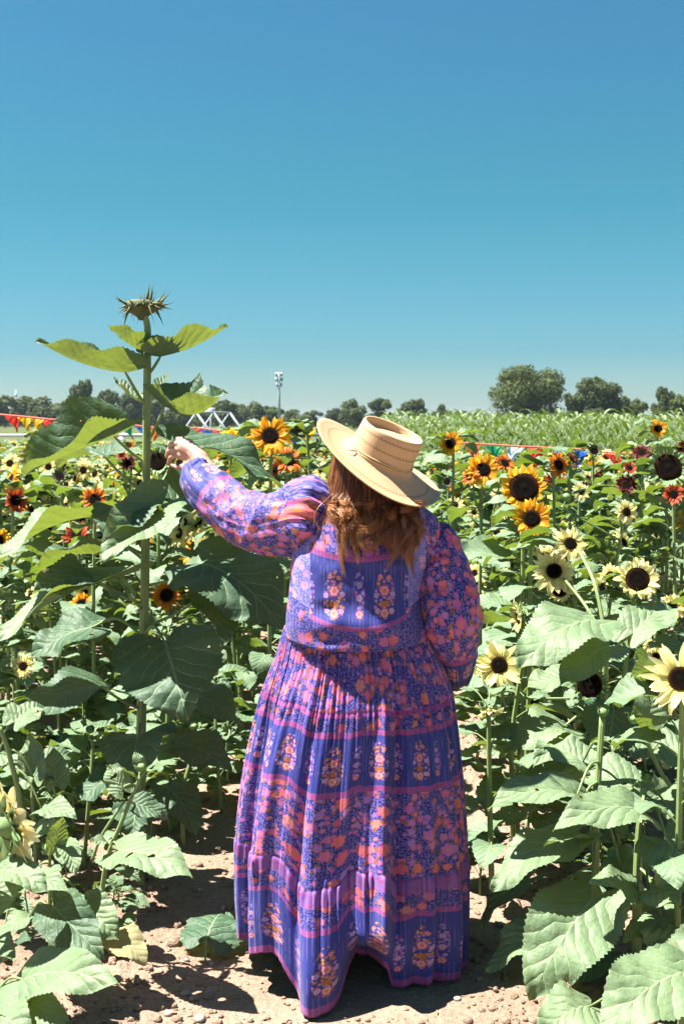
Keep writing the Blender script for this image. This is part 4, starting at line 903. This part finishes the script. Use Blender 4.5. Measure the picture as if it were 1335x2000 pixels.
        fl2 = b.mix(b.m('LESS_THAN', q, 1.), bg_, b.ramp(cr, [(0, (.40, .10, .34)), (.5, (.25, .15, .55)), (1, (.34, .24, .60))]))
        vm_ = b.m('MULTIPLY', vc, hd_)
        def rose(c_, fu_, x0, y0, r0, npet, colr):
            ax = b.m('SUBTRACT', fu_, x0); ay = b.m('SUBTRACT', vm_, y0*hd_); rr = b.m('SQRT', b.m('ADD', b.m('MULTIPLY', ax, ax), b.m('MULTIPLY', ay, ay))); tt = b.m('ARCTAN2', ay, ax)
            qq = b.m('DIVIDE', rr, b.m('MULTIPLY', r0, b.m('MULTIPLY_ADD', b.m('ABSOLUTE', b.m('COSINE', b.m('MULTIPLY', tt, npet/2))), .25, .80)))
            pc = b.mix(b.m('GREATER_THAN', b.m('SINE', b.m('MULTIPLY', qq, 14.)), .3), colr, tuple(min(1, k*.5+.36) for k in colr)); pc = b.mix(b.m('LESS_THAN', qq, .25), pc, (.55, .22, .03)); pc = b.mix(b.m('GREATER_THAN', qq, .86), pc, tuple(k*.45 for k in colr))
            return b.mix(b.m('LESS_THAN', qq, 1.), c_, pc)
        out = b.mix(b.m('LESS_THAN', e1, 1.), bg_, fl1); out = b.mix(b.m('LESS_THAN', e2, 1.), out, fl2)
        bk_ = b.m('MULTIPLY', b.m('LESS_THAN', b.m('ABSOLUTE', fu), .013), b.between(vc, .26, .46)); out = b.mix(bk_, out, (.40, .13, .03))
        for x0, y0, r0, np_, cl in ((-.012, -.62, .0075, 5, (.60, .14, .22)), (.013, -.58, .0080, 5, (.60, .12, .20)), (0, -.10, .0165, 6, (.62, .13, .24)), (-.024, .06, .009, 5, (.34, .18, .58)), (.024, .02, .009, 5, (.34, .18, .58)), (0, .68, .0145, 7, (.66, .20, .22)), (-.021, .60, .0085, 5, (.50, .24, .60)), (.021, .60, .0085, 5, (.50, .24, .60))):
            out = rose(out, fu, x0, y0, r0, np_, cl)
        for x0, y0, r0, np_, cl in ((0, -.30, .010, 6, (.30, .20, .60)), (0, .15, .011, 5, (.36, .16, .50)), (0, .70, .012, 6, (.60, .12, .22))):
            out = rose(out, fu2, x0, y0, r0, np_, cl)
        return out
    trim = b.mix(b.m('GREATER_THAN', b.m('SINE', b.m('MULTIPLY', U, 420.)), .55), (.26, .07, .33), (.40, .05, .15))
    pink = b.mix(b.m('LESS_THAN', flowers(75., .3, 5, 4.)[0], .9), b.mix(b.noise(b.comb(b.m('MULTIPLY', U, 60.), b.m('MULTIPLY', V, 6.)), 1., 2.), (.17, .075, .34), (.30, .13, .42)), (.42, .05, .16))
    lilac = blossoms(b.mix(b.m('LESS_THAN', q0, .85), (.11, .13, .50), (.30, .26, .68)), 30., .45, 6, .2, [(0, (.45, .28, .68)), (.5, (.30, .22, .62)), (1, (.60, .34, .55))], .8, False)
    env = dict(b=b, U=U, V=V, floral=floral, smallfl=smallfl, blue=blue, trim=trim, pink=pink, lilac=lilac, bouq=bouq)
    c = region(env)
    c = b.mix(b.m('MULTIPLY', stripe, .38), c, (.50, .38, .62))
    c = b.mix(1., c, (.80, .77, .80), 'MULTIPLY')
    b.base(c, .62, .35); b.p.inputs['Sheen Weight'].default_value = .12
    crepe = b.noise(b.comb(b.m('MULTIPLY', U, 330.), b.m('MULTIPLY', V, 45.)), 1., 3.)
    nrm = b.bump(crepe, .5, .0035); b.translucent(c, .12, nrm)
    return b.mat
def bands(e, tab, x):
    b = e['b']; out = tab[0][1]
    for lo, c in tab[1:]: out = b.mix(b.m('GREATER_THAN', x, lo), out, c)
    return out
# skirt: V metres down from the waist seam on a nominal 1.18 m length
SL = 1.18
def sk(e):
    f = lambda x: x*SL
    return bands(e, [(0, e['floral']), (f(.203), e['trim']), (f(.218), e['smallfl']), (f(.258), e['trim']), (f(.274), e['bouq'](e['blue'], f(.285), f(.415))), (f(.423), e['trim']), (f(.440), e['floral']),
                     (f(.684), e['pink']), (f(.728), e['smallfl']), (f(.780), e['trim']), (f(.795), e['bouq'](e['blue'], f(.815), f(.96))), (f(.976), e['trim'])], e['V'])
def bod(e):   # U metres from centre back, V metres above(-)/below the waist seam
    b = e['b']; sd = b.m('ABSOLUTE', e['U']); vv = b.m('MULTIPLY_ADD', b.m('MULTIPLY', sd, sd), 1.3, e['V'])
    panel = bands(e, [(0, e['floral']), (-.235, e['trim']), (-.218, e['bouq'](e['blue'], -.205, -.055)), (-.047, e['trim']), (-.032, e['smallfl'])], vv)
    st = b.mix(b.between(sd, .150, .202), panel, b.mix(b.m('GREATER_THAN', vv, -.06), e['lilac'], e['smallfl']))
    st = b.mix(b.between(sd, .147, .151), st, (.17, .20, .50)); st = b.mix(b.m('GREATER_THAN', sd, .202), st, e['floral'])
    return b.mix(b.m('GREATER_THAN', vv, -.034), st, e['smallfl'])
def slv(e):
    return bands(e, [(0, e['floral']), (.395, e['trim']), (.412, e['bouq'](e['blue'], .42, .50)), (.545, e['trim'])], e['V'])
M['skirt'] = fabric('floral_skirt_cloth', sk); M['bodice'] = fabric('floral_bodice_cloth', bod); M['sleeve'] = fabric('floral_sleeve_cloth', slv)

# ---- skirt surface
SIL = [(0, 556, 836), (.04, 548, 846), (.10, 538, 862), (.2, 515, 884), (.3, 500, 893), (.4, 486, 900), (.5, 474, 906), (.62, 464, 911), (.75, 459, 915), (.88, 459, 916), (1, 464, 912)]
HEM = [(-1, 1828), (-.9, 1846), (-.75, 1852), (-.62, 1848), (-.53, 1868), (-.44, 1925), (-.36, 1974), (-.22, 1990), (-.12, 1955), (-.03, 1896), (.03, 1864), (.12, 1862), (.20, 1874), (.30, 1896), (.37, 1932), (.44, 1950), (.53, 1955), (.60, 1946), (.63, 1916), (.68, 1908), (.74, 1922), (.86, 1934), (.96, 1936), (1, 1925)]
NU, NV = 520, 230
def n1(x, s, seed): return mnoise.noise(Vector((x*s, seed*7.31, 0)))
mb = MB(); rows = []; uvs = []
# periodic fold profile
folds = []
for j in range(NU):
    ph = 2*math.pi*j/NU-math.pi; c, s_ = math.cos(ph), math.sin(ph)
    big = mnoise.noise(Vector((c*2.6, s_*2.6, 1.5))); med = mnoise.noise(Vector((c*6.5, s_*6.5, 4.))); fine = 1-2*abs(mnoise.noise(Vector((c*17, s_*17, 8.)))); gat = mnoise.noise(Vector((c*38, s_*38, 3.)))
    folds.append((ph, big, med, fine, gat))
for i in range(NV+1):
    v = i/NV; row = []; uv = []
    for (ph, big, med, fine, gat) in folds:
        s_ = math.sin(ph); cph = math.cos(ph)
        hem = interp(HEM, s_) if cph > 0 else (1824. if s_ < 0 else 1880.)
        l = interp([(a, b_) for a, b_, c_ in SIL], v); r_ = interp([(a, c_) for a, b_, c_ in SIL], v)
        rx = (r_-l)/2/FPX*YW; cx = at((l+r_)/2, 1000, YW).x-PO.x
        ry = rx*(.66+.16*v)
        drift = .35*math.sin(v*2.4)*v
        m2 = mnoise.noise(Vector((math.cos(ph)*6.5+drift, math.sin(ph)*6.5, 4.+v*.7)))
        amp = ss(0, .35, v)
        d = big*.05*amp*(.5+v)+m2*.075*amp*(.35+.65*v)+fine*.008*ss(.02, .3, v)*(1-.3*v)+gat*.014*(1-ss(.05, .5, v)*.75)+.0012*math.sin(ph*57+gat*9)*(1-ss(0, .25, v))
        # ruffled tier lines
        for tv in (.205, .684): d += .0025*gat*math.exp(-((v-tv-.02)/.03)**2)*4 - .0025*math.exp(-((v-tv)/.005)**2)
        if v > .684: d += gat*.014*(1-ss(.70, .85, v))+.003
        sc = 1-.55*abs(s_)**6
        x = cx+(rx+d*sc*.9)*s_; yl = -(ry+d)*cph
        if cph > 0: yl -= (.11*math.exp(-((s_+.22)/.22)**2)+.07*math.exp(-((s_-.3)/.2)**2)*(1-ss(.85, 1, v)))*ss(.58, .96, v)+.035*math.exp(-((s_-.05-.25*v)/.05)**2)*ss(.45, .7, v)*(1-ss(.8, .95, v))
        if v > .8 and cph > 0:     # cloth caught by her stride: hangs closer under the arch
            yl += .16*math.exp(-((s_-.08)/.15)**2)*ss(.86, 1, v)
        Yh = YW+(.78*rx*-cph if cph > 0 else rx*.5)
        zt = at(700, 1222-12*(1-s_*s_)*-1, YW).z+.0; zh = max(.012, at(700, hem, YW-(ry)*max(cph, 0)*.97-(.11*math.exp(-((s_+.22)/.22)**2))+.16*math.exp(-((s_-.08)/.15)**2)*(cph > 0)).z)
        z = zt+(zh-zt)*v+.010*med*v
        row.append(Vector((x, yl, z))); uv.append((ph*.36+3.0, v*SL))
    rows.append(row+[row[0]]); uvs.append(uv+[(uv[-1][0]+.36*2*math.pi/NU, uv[0][1])])
mb.grid(rows[::-1], uvs[::-1], 0)
# ---- bodice: rings up to the neck
BO = [(1236, 557, 834), (1215, 557, 832), (1190, 559, 826), (1150, 564, 822), (1110, 566, 832), (1080, 569, 846), (1050, 576, 858), (1025, 586, 862), (1000, 602, 852), (985, 622, 832), (972, 650, 806), (962, 672, 785), (950, 690, 768)]
rows = []; uvs = []; NB_ = 120
ysamp = [1238-6*k for k in range(49)]
for py in ysamp:
    l = interp([(a, b_) for a, b_, c_ in BO[::-1]], py); r_ = interp([(a, c_) for a, b_, c_ in BO[::-1]], py); rx = (r_-l)/2/FPX*YW; cx = at((l+r_)/2, 1000, YW).x-PO.x; z = at(700, py, YW).z
    ry = min(interp([(950, .075), (985, .105), (1040, .135), (1150, .165), (1238, .185)], py), rx*.9)
    row = []; uv = []
    for j in range(NB_+1):
        ph = 2*math.pi*j/NB_-math.pi; s_ = math.sin(ph); c_ = math.cos(ph)
        X = cx+rx*math.copysign(abs(s_)**.86, s_); wr = .011*mnoise.noise(Vector((X*6+z*9, z*16, 2)))+.007*(1-2*abs(mnoise.noise(Vector((X*9+z*6, z*14-X*5, 5)))))+.003*mnoise.noise(Vector((X*30, z*26, 5)))
        # blousing above the seam
        pf = .012*math.exp(-((py-1195)/22.)**2)
        Yl = -(ry+wr+pf)*math.copysign(abs(c_)**.9, c_)+(.03 if py < 1000 else 0)*(1000-py)/50
        row.append(Vector((X, Yl, z-.016*(1-min(1, (py-950)/288.))*abs(s_)**3 - .020*ss(1100, 1238, py)*c_*(c_ > 0)+.03*ss(1150, 1238, py)*s_*s_*0)))
        uv.append((X-(at(700, 1000, YW).x-PO.x)-(0 if c_ > 0 else .5), (py-1225)/FPX*YW))
    rows.append(row); uvs.append(uv)
mb.grid(rows, uvs, 1)
dress = link('dress', mb.mesh('dress', [M['skirt'], M['bodice']]), person)
sm = dress.modifiers.new('thickness', 'SOLIDIFY'); sm.thickness = .0022; sm.offset = 0
# waist cord seam
def sleeve(path, hw, name, seed, flat=.9, gathers=1., n=110, m=150):
    P = bez(path, m); H = np.interp(np.linspace(0, 1, m), [h[0] for h in hw], [h[1] for h in hw]); mb = MB(); rows = []; uvs = []
    T = [vn(P[min(i+1, m-1)]-P[max(i-1, 0)]) for i in range(m)]; ref = Vector((0, -1, 0)); N = vn(ref-T[0]*ref.dot(T[0])); L = 0
    tot = sum(math.hypot((P[i+1]-P[i]).length, H[i+1]-H[i]) for i in range(m-1))
    for i in range(m):
        N = vn(N-T[i]*N.dot(T[i])); B = T[i].cross(N); t = i/(m-1)
        if i: L += math.hypot((P[i]-P[i-1]).length, H[i]-H[i-1])
        row = []; uv = []
        for j in range(n+1):
            a = 2*math.pi*j/n; ca, sa = math.cos(a), math.sin(a)
            g_ = mnoise.noise(Vector((ca*7, sa*7, seed+t*1.5))); g2 = mnoise.noise(Vector((ca*16, sa*16, seed+3+t*2.)))
            cw = mnoise.noise(Vector((ca*1.3+seed, sa*1.3, t*9))); cw2 = 1-2*abs(mnoise.noise(Vector((ca*1.6+seed, sa*1.6, t*15+4+ca*1.2))))
            edge = math.exp(-(t/.12)**2)+math.exp(-((1-t)/.12)**2)
            r_ = H[i]*(1+.13*cw+.085*cw2*(.5+.5*mnoise.noise(Vector((ca*2, sa*2, seed+t*4)))+.4))+gathers*(g_*.012+g2*.006)*(.2+edge)
            row.append(P[i]+N*(ca*r_*flat)+B*(sa*r_)); uv.append((a*.085+seed, L/tot*.56))
        rows.append(row); uvs.append(uv)
    mb.grid(rows, uvs)
    o = link('sleeve', mb.mesh('sleeve', M['sleeve']), dress); return o
k_ = YW/FPX
sleeve([W(618, 1018, 3.80), W(597, 1010, 3.80), W(558, 1020, 3.84), W(508, 1022, 3.91), W(462, 1003, 3.98), W(422, 970, 4.05), W(393, 940, 4.10), W(382, 918, 4.135), W(380, 910, 4.145)],
       [(0, 40*k_), (.045, 62*k_), (.10, 73*k_), (.2, 66*k_), (.34, 58*k_), (.5, 54*k_), (.65, 50*k_), (.78, 42*k_), (.88, 34*k_), (.96, 25*k_), (1, 20*k_)], 'sleeve', 1.)
sleeve([W(828, 1046, 3.80), W(846, 1060, 3.80), W(862, 1105, 3.79), W(874, 1160, 3.77), W(881, 1210, 3.765), W(886, 1255, 3.79), W(892, 1298, 3.84), W(890, 1335, 3.90)],
       [(0, 18*k_), (.05, 30*k_), (.12, 40*k_), (.28, 50*k_), (.45, 57*k_), (.56, 58*k_), (.70, 48*k_), (.85, 33*k_), (1, 15*k_)], 'sleeve', 2.)

# ---- body, grown as one remeshed surface
M['skin'] = None
b = NB('skin'); nz = b.noise(b.obj(), 30.); b.base(b.mix(nz, (.38, .20, .15), (.48, .28, .22)), .5, .4); b.p.inputs['Subsurface Weight'].default_value = .1; b.p.inputs['Subsurface Scale'].default_value = .01
b.bump(b.noise(b.obj(), 300.), .2, .0008); M['skin'] = b.mat
mb = MB()
def cap(a, c, ra, rb, n=12, sx=1.0):
    a, c = Vector(a), Vector(c); d = c-a; L = max(d.length, 1e-5); pts = []; rr = []
    for k in range(5): th = math.pi/2*(k/4); pts.append(a-d/L*(ra*math.cos(th))); rr.append(max(ra*math.sin(th), 1e-4))
    for k in range(1, 4): t = k/4; pts.append(a.lerp(c, t)); rr.append(ra+(rb-ra)*t)
    for k in range(5): th = math.pi/2*(k/4); pts.append(c+d/L*(rb*math.sin(th))); rr.append(max(rb*math.cos(th), 1e-4))
    tube(mb, pts, rr, n, cap=True, flat=sx)
hn = vn(Vector((.43, -.27, .86))); HB = W(738, 900, 3.77); HC = HB-hn*.066+Vector((-.004, 0, -.004))
cx_ = W(708, 1000).x
cap((cx_, 0, .98), (cx_, 0, 1.10), .150, .135, 20); cap((cx_, 0, 1.10), (cx_, .0, 1.30), .13, .12, 20); cap((cx_-.10, 0, 1.34), (cx_+.09, 0, 1.33), .065, .065)
cap((cx_, .01, 1.34), HC+Vector((0, .01, -.06)), .058, .052); cap(HC+Vector((0, .0, .0)), HC+Vector((0, .035, -.02)), .080, .080, 20); cap(HC+Vector((0, .06, -.075)), HC+Vector((0, .075, -.085)), .045, .035)
cap(HC+Vector((0, .115, -.01)), HC+Vector((0, .135, -.035)), .010, .014, 8)
for s_ in (-1, 1):
    cap(HC+Vector((s_*.088, .02, .0)), HC+Vector((s_*.092, .02, -.035)), .014, .010, 8)
    cap((cx_+s_*.085, 0, .92), (cx_+s_*.10, .02, .50), .092, .060, 16); cap((cx_+s_*.10, .02, .50), (cx_+s_*.10, .0, .10), .058, .038, 14)
    cap((cx_+s_*.10, -.02, .05), (cx_+s_*.115, .13, .035), .034, .026, 12)
def limb(pts): 
    for (p, r0), (q, r1) in zip(pts, pts[1:]): cap(p, q, r0, r1, 12)
limb([(W(640, 1010), .055), (W(470, 1012, 3.98), .046), (W(455, 1000, 4.0), .046), (W(398, 912, 4.15), .034), (W(388, 896, 4.17), .031)])
limb([(W(820, 1050), .055), (W(880, 1215, 3.78), .042), (W(862, 1290, 3.92), .030), (W(800, 1300, 3.99), .026)])
# left hand: wrist, palm, five fingers curled round the petiole
limb([(W(392, 898, 4.165), .030), (W(376, 882, 4.19), .029), (W(362, 874, 4.20), .027)]); cap(W(374, 888, 4.19), W(356, 888, 4.215), .024, .021)
cap(W(368, 868, 4.20), W(352, 866, 4.215), .021, .016)
for kx, ky, dx, dy, s_ in ((356, 857, -6, 4, 1.), (346, 866, -8, 6, 1.08), (341, 878, -8, 8, 1.), (343, 890, -7, 9, .85)):
    A = W(kx, ky, 4.215); B_ = W(kx-11*s_, ky+dy*.3, 4.235); C2 = W(kx-15*s_, ky+dy+5, 4.262); D2 = W(kx-8*s_, ky+dy+11, 4.275)
    cap(W(366, 877, 4.20), A, .013, .0102, 10); cap(A, B_, .0098, .0088, 10); cap(B_, C2, .0088, .0080, 10); cap(C2, D2, .0080, .0068, 10)
cap(W(378, 898, 4.175), W(362, 910, 4.185), .0155, .0115, 10); cap(W(362, 910, 4.185), W(348, 913, 4.21), .0108, .0095, 10); cap(W(348, 913, 4.21), W(337, 908, 4.235), .0092, .0075, 10)
# right hand, hidden in front of her
limb([(W(800, 1300, 3.99), .024), (W(778, 1300, 4.0), .030), (W(760, 1302, 4.0), .024)])
for k in range(4): cap(W(760, 1293+6*k, 4.0), W(738, 1292+7*k, 4.02), .0095, .0085, 10); cap(W(738, 1292+7*k, 4.02), W(730, 1300+6*k, 4.0), .0085, .0075, 10)
cap(W(778, 1292, 4.0), W(765, 1280, 4.02), .012, .009, 10)
me = mb.mesh('body', M['skin']); tmp = bpy.data.objects.new('tmp', me); col.objects.link(tmp)
rm = tmp.modifiers.new('r', 'REMESH'); rm.mode = 'VOXEL'; rm.voxel_size = .0028; rm.use_smooth_shade = True
smo = tmp.modifiers.new('s', 'SMOOTH'); smo.factor = .5; smo.iterations = 2
bpy.context.view_layer.update(); dg = bpy.context.evaluated_depsgraph_get()
bme = bpy.data.meshes.new_from_object(tmp.evaluated_get(dg)); bme.name = 'body'; bme.materials.clear(); bme.materials.append(M['skin'])
bme.polygons.foreach_set('use_smooth', np.ones(len(bme.polygons), dtype=bool)); bpy.data.objects.remove(tmp); bpy.data.meshes.remove(me)
link('body', bme, person)
M['silver'] = simple('silver', (.7, .7, .72), .2, .05, 5, metal=1.)
mb = MB(); rc = W(337, 879, 4.226); tube(mb, [rc+Vector((0, .0115*math.cos(a)+.0, .0115*math.sin(a))) for a in [6.2832*k/20 for k in range(21)]], .0022, 6); clod(mb, rc+Vector((-.002, -.012, .003)), .004, random.Random(1))
link('ring', mb.mesh('ring', M['silver']), person)
M['leather'] = simple('dark_leather', (.05, .035, .03), .5, .2, 20)
for s_ in (-1, 1):
    mb = MB(); rws = []
    for z_, k in ((.004, 1.), (.022, 1.), (.026, .94)):
        rws.append([Vector((cx_+s_*.107+.040*k*math.cos(a), .05+.125*k*math.sin(a), z_)) for a in [6.2832*j/24 for j in range(24)]])
    mb.grid(rws, [[(0, 0)]*24]*3, 0, True); mb.f.append(tuple(len(mb.v)-24+j for j in range(24))); mb.mi.append(0); link('sandal', mb.mesh('sandal', M['leather']), person)

# ---- hat
b = NB('straw'); U, V, _ = b.sep(b.uv()); ring = b.m('SINE', b.m('MULTIPLY', V, 1400.)); weave = b.m('SINE', b.m('MULTIPLY', U, 900.))
c = b.mix(b.noise(b.obj(), 25.), (.45, .295, .165), (.58, .40, .24)); c = b.mix(b.m('MULTIPLY', b.m('GREATER_THAN', ring, .3), .22), c, (.33, .20, .105))
for v0, n_ in ((.046, 150.), (.166, 96.), (.198, 96.)):   # open work rows
    zig = b.m('ABSOLUTE', b.m('SUBTRACT', b.m('FRACT', b.m('MULTIPLY', U, n_/2)), .5))
    dd = b.m('ABSOLUTE', b.m('SUBTRACT', b.m('SUBTRACT', V, v0), b.m('MULTIPLY_ADD', zig, .008, -.002)))
    hole = b.m('MULTIPLY', b.m('LESS_THAN', dd, .0026), b.m('GREATER_THAN', b.m('SINE', b.m('MULTIPLY', U, n_*6.2832)), -.35)); c = b.mix(b.m('MULTIPLY', hole, .8), c, (.09, .05, .025))
b.base(c, .65, .3); b.bump(b.m('ADD', ring, b.m('MULTIPLY', weave, .12)), .3, .0009); b.translucent((.6, .42, .22), .08); M['straw'] = b.mat
hx = vn(Vector((1, 0, 0))-hn*hn.x); hy = hn.cross(hx)
HM = Matrix((( hx.x, hy.x, hn.x, HB.x), (hx.y, hy.y, hn.y, HB.y), (hx.z, hy.z, hn.z, HB.z), (0, 0, 0, 1)))
prof = [(.094, -.004), (.13, -.0045), (.17, -.005), (.205, -.003), (.2185, .001), (.2195, .004), (.2175, .005), (.205, .0005), (.19, -.0005), (.17, -.001), (.15, 0), (.13, .001), (.115, .004), (.106, .011), (.1025, .02), (.1015, .04), (.1, .06), (.099, .08), (.0985, .098), (.0975, .106), (.0945, .1105), (.090, .110), (.0875, .104), (.087, .092), (.084, .087), (.07, .086), (.05, .087), (.025, .0885), (.002, .089)]
mb = MB(); rows = []; uvs = []; s0 = 0; n = 160
for i, (r_, z_) in enumerate(prof):
    if i: s0 += math.hypot(r_-prof[i-1][0], z_-prof[i-1][1])
    row = []; uv = []
    for j in range(n+1):
        a = 2*math.pi*j/n; fr = ss(.10, .22, r_); brim = 1 if r_ > .11 else 0
        oval = 1-.10*(1-fr)*abs(math.sin(a))**2
        zz = z_+fr*(.022*math.cos(a-math.pi)-.010*math.sin(a)*0-.010+.014*math.cos(2*a)+.003*math.sin(3*a+1))*1.0
        if not brim and z_ > .08: zz += .006*math.cos(a+.6)
        row.append(Vector((r_*math.cos(a), r_*oval*math.sin(a), zz))); uv.append((j/n, s0-.127))
    rows.append(row); uvs.append(uv)
mb.grid(rows, uvs); hat = link('hat', mb.mesh('hat', M['straw']), person); hat.matrix_local = HM
mb = MB()
for zz, rr in ((.018, .0030), (.025, .0024)):
    tube(mb, [Vector((.1055*math.cos(a), .1055*.905*math.sin(a), zz+.002*math.sin(a*3))) for a in [6.2832*k/64 for k in range(65)]], rr, 6)
tube(mb, [Vector((-.085, -.062, .018)), Vector((-.10, -.068, .016)), Vector((-.112, -.066, .012))], .0026, 6)
M['cord'] = simple('straw_cord', (.45, .30, .16), .6, .2, 60); link('cord', mb.mesh('cord', M['cord']), hat)

# ---- hair
b = NB('auburn_hair'); U, V, _ = b.sep(b.uv()); h = b.m('ADD', b.m('MULTIPLY', U, .75), b.m('MULTIPLY', V, .6))
b.base(b.ramp(h, [(0, (.028, .010, .005)), (.35, (.105, .037, .014)), (.7, (.30, .115, .038)), (1, (.50, .25, .10))]), .34, .6); b.p.inputs['Anisotropic'].default_value = .5; b.p.inputs['Coat Weight'].default_value = .15
M['hair'] = b.mat
rng = random.Random(77); mb = MB(); rows = []; uvs = []
for i in range(14):
    th = .35+1.9*i/13; rows.append([HC+Vector((.094*math.sin(th)*math.sin(a)*1.03, -.092*math.sin(th)*math.cos(a)+.012, .095*math.cos(th)-(.02 if th > 1.6 else 0))) for a in [-1.9+3.8*j/24 for j in range(25)]]); rows[-1] = [p-Vector((0, 0, max(0, (p-HB).dot(hn)+.012)/hn.z)) for p in rows[-1]]; uvs.append([(.1, .1)]*25)
mb.grid(rows, uvs)
# locks: each lock is a bundle that waves and curls together
ENDY = [(-1.45, 1000), (-1.0, 1030), (-.6, 1040), (-.2, 1036), (.2, 1040), (.6, 1050), (1.0, 1060), (1.4, 1030)]
for lk in range(104):
    a0 = rng.uniform(-1.38, 1.5); ph = rng.uniform(0, 6.28); wa = rng.uniform(.004, .010); wf = rng.uniform(5, 9); drop = interp(ENDY, a0)+2+rng.gauss(0, 30); tone = rng.random()**1.5*.6+(.28 if a0 < -.5 else 0); curl = rng.uniform(-1, 1)  # left locks toned lighter: sunlight painted into the hair colour
    side = math.sin(a0); xr = side*(.136 if side > 0 else .116)+.016+rng.gauss(0, .007); lz = rng.gauss(0, .007); ly = rng.gauss(0, .007)
    for sN in range(rng.randint(24, 40)):
        a = a0+rng.gauss(0, .05); dz = rng.gauss(0, 5); r0 = .095+rng.uniform(-.004, .006); gx, gy = rng.gauss(0, .0045), rng.gauss(0, .0045)
        S0 = HC+Vector((r0*math.sin(a)*1.05, -r0*math.cos(a)+.01, rng.uniform(.03, .10)))
        S0.z -= max(0, (S0-HB).dot(hn)+.007)/hn.z
        S1 = HC+Vector(((.112+lz*.5)*math.sin(a)*1.10+gx, -(.108+ly*.5)*math.cos(a)+gy, -.060+rng.gauss(0, .005)))
        if (S1-HB).dot(hn) > -.02: S1.z -= ((S1-HB).dot(hn)+.02)/hn.z
        zb = at(700, drop+dz, YW).z; yb = -.135-.035*math.cos(a0)+ly
        S2 = Vector((HC.x+xr*.97+gx, yb*.9+gy, S1.z*.5+zb*.5)); S3 = Vector((HC.x+xr*.93+curl*.022+gx*.8, yb-.01+gy*.8, zb))
        cv = bez([S0, S1, S2, S3], 20); pts = []
        for k, p in enumerate(cv):
            t = k/19; e = wa*ss(.12, .6, t)*(1+.6*t); cu = ss(.66, 1, t)*curl*.020
            pts.append(p+Vector((e*math.sin(wf*t+ph)+cu*math.sin(t*8), e*.8*math.cos(wf*t+ph), .022*ss(.86, 1, t)*abs(curl))))
        wd = rng.uniform(.0006, .0013)
        tube(mb, pts, [wd*(1 if k < 12 else 1-.88*(k-12)/7) for k in range(20)], 4, cap=False)
        u_ = min(1, max(0, tone+rng.gauss(0, .09))); o = len(mb.v)-80
        for k in range(20):
            for q in range(4): mb.uv[o+k*4+q] = (u_, k/19*.8)
for k in range(130):   # flyaways
    a = rng.uniform(-1.2, 1.7); S0 = HC+Vector((.10*math.sin(a), -.10*math.cos(a), -.02)); S1 = S0+Vector((.05*math.sin(a)+rng.gauss(0, .012), rng.gauss(0, .012)-.02, -.06)); S2 = S1+Vector((rng.gauss(0, .016)+.01*math.sin(a), rng.gauss(0, .02)-.02, -.06+rng.gauss(0, .02)))
    tube(mb, bez([S0, S1, S2], 12), .0005, 3, cap=False); o = len(mb.v)-36
    for q in range(36): mb.uv[o+q] = (.7, .6)
link('hair', mb.mesh('hair', M['hair']), person)

# ================================================================== THE AIR
hm = bpy.data.materials.new('haze'); hm.use_nodes = True; ht = hm.node_tree; ht.nodes.remove(ht.nodes['Principled BSDF'])
pv = ht.nodes.new('ShaderNodeVolumePrincipled'); pv.inputs['Color'].default_value = (.70, .86, 1, 1); pv.inputs['Density'].default_value = .00013; pv.inputs['Anisotropy'].default_value = .3
ht.links.new(pv.outputs[0], ht.nodes['Material Output'].inputs['Volume'])
mb = MB(); box(mb, (0, 1230, 9.), (1820, 2560, 20.)); hz = link('haze', mb.mesh('haze', hm)); tag(hz, kind='stuff')
for p in hz.data.polygons: p.use_smooth = False
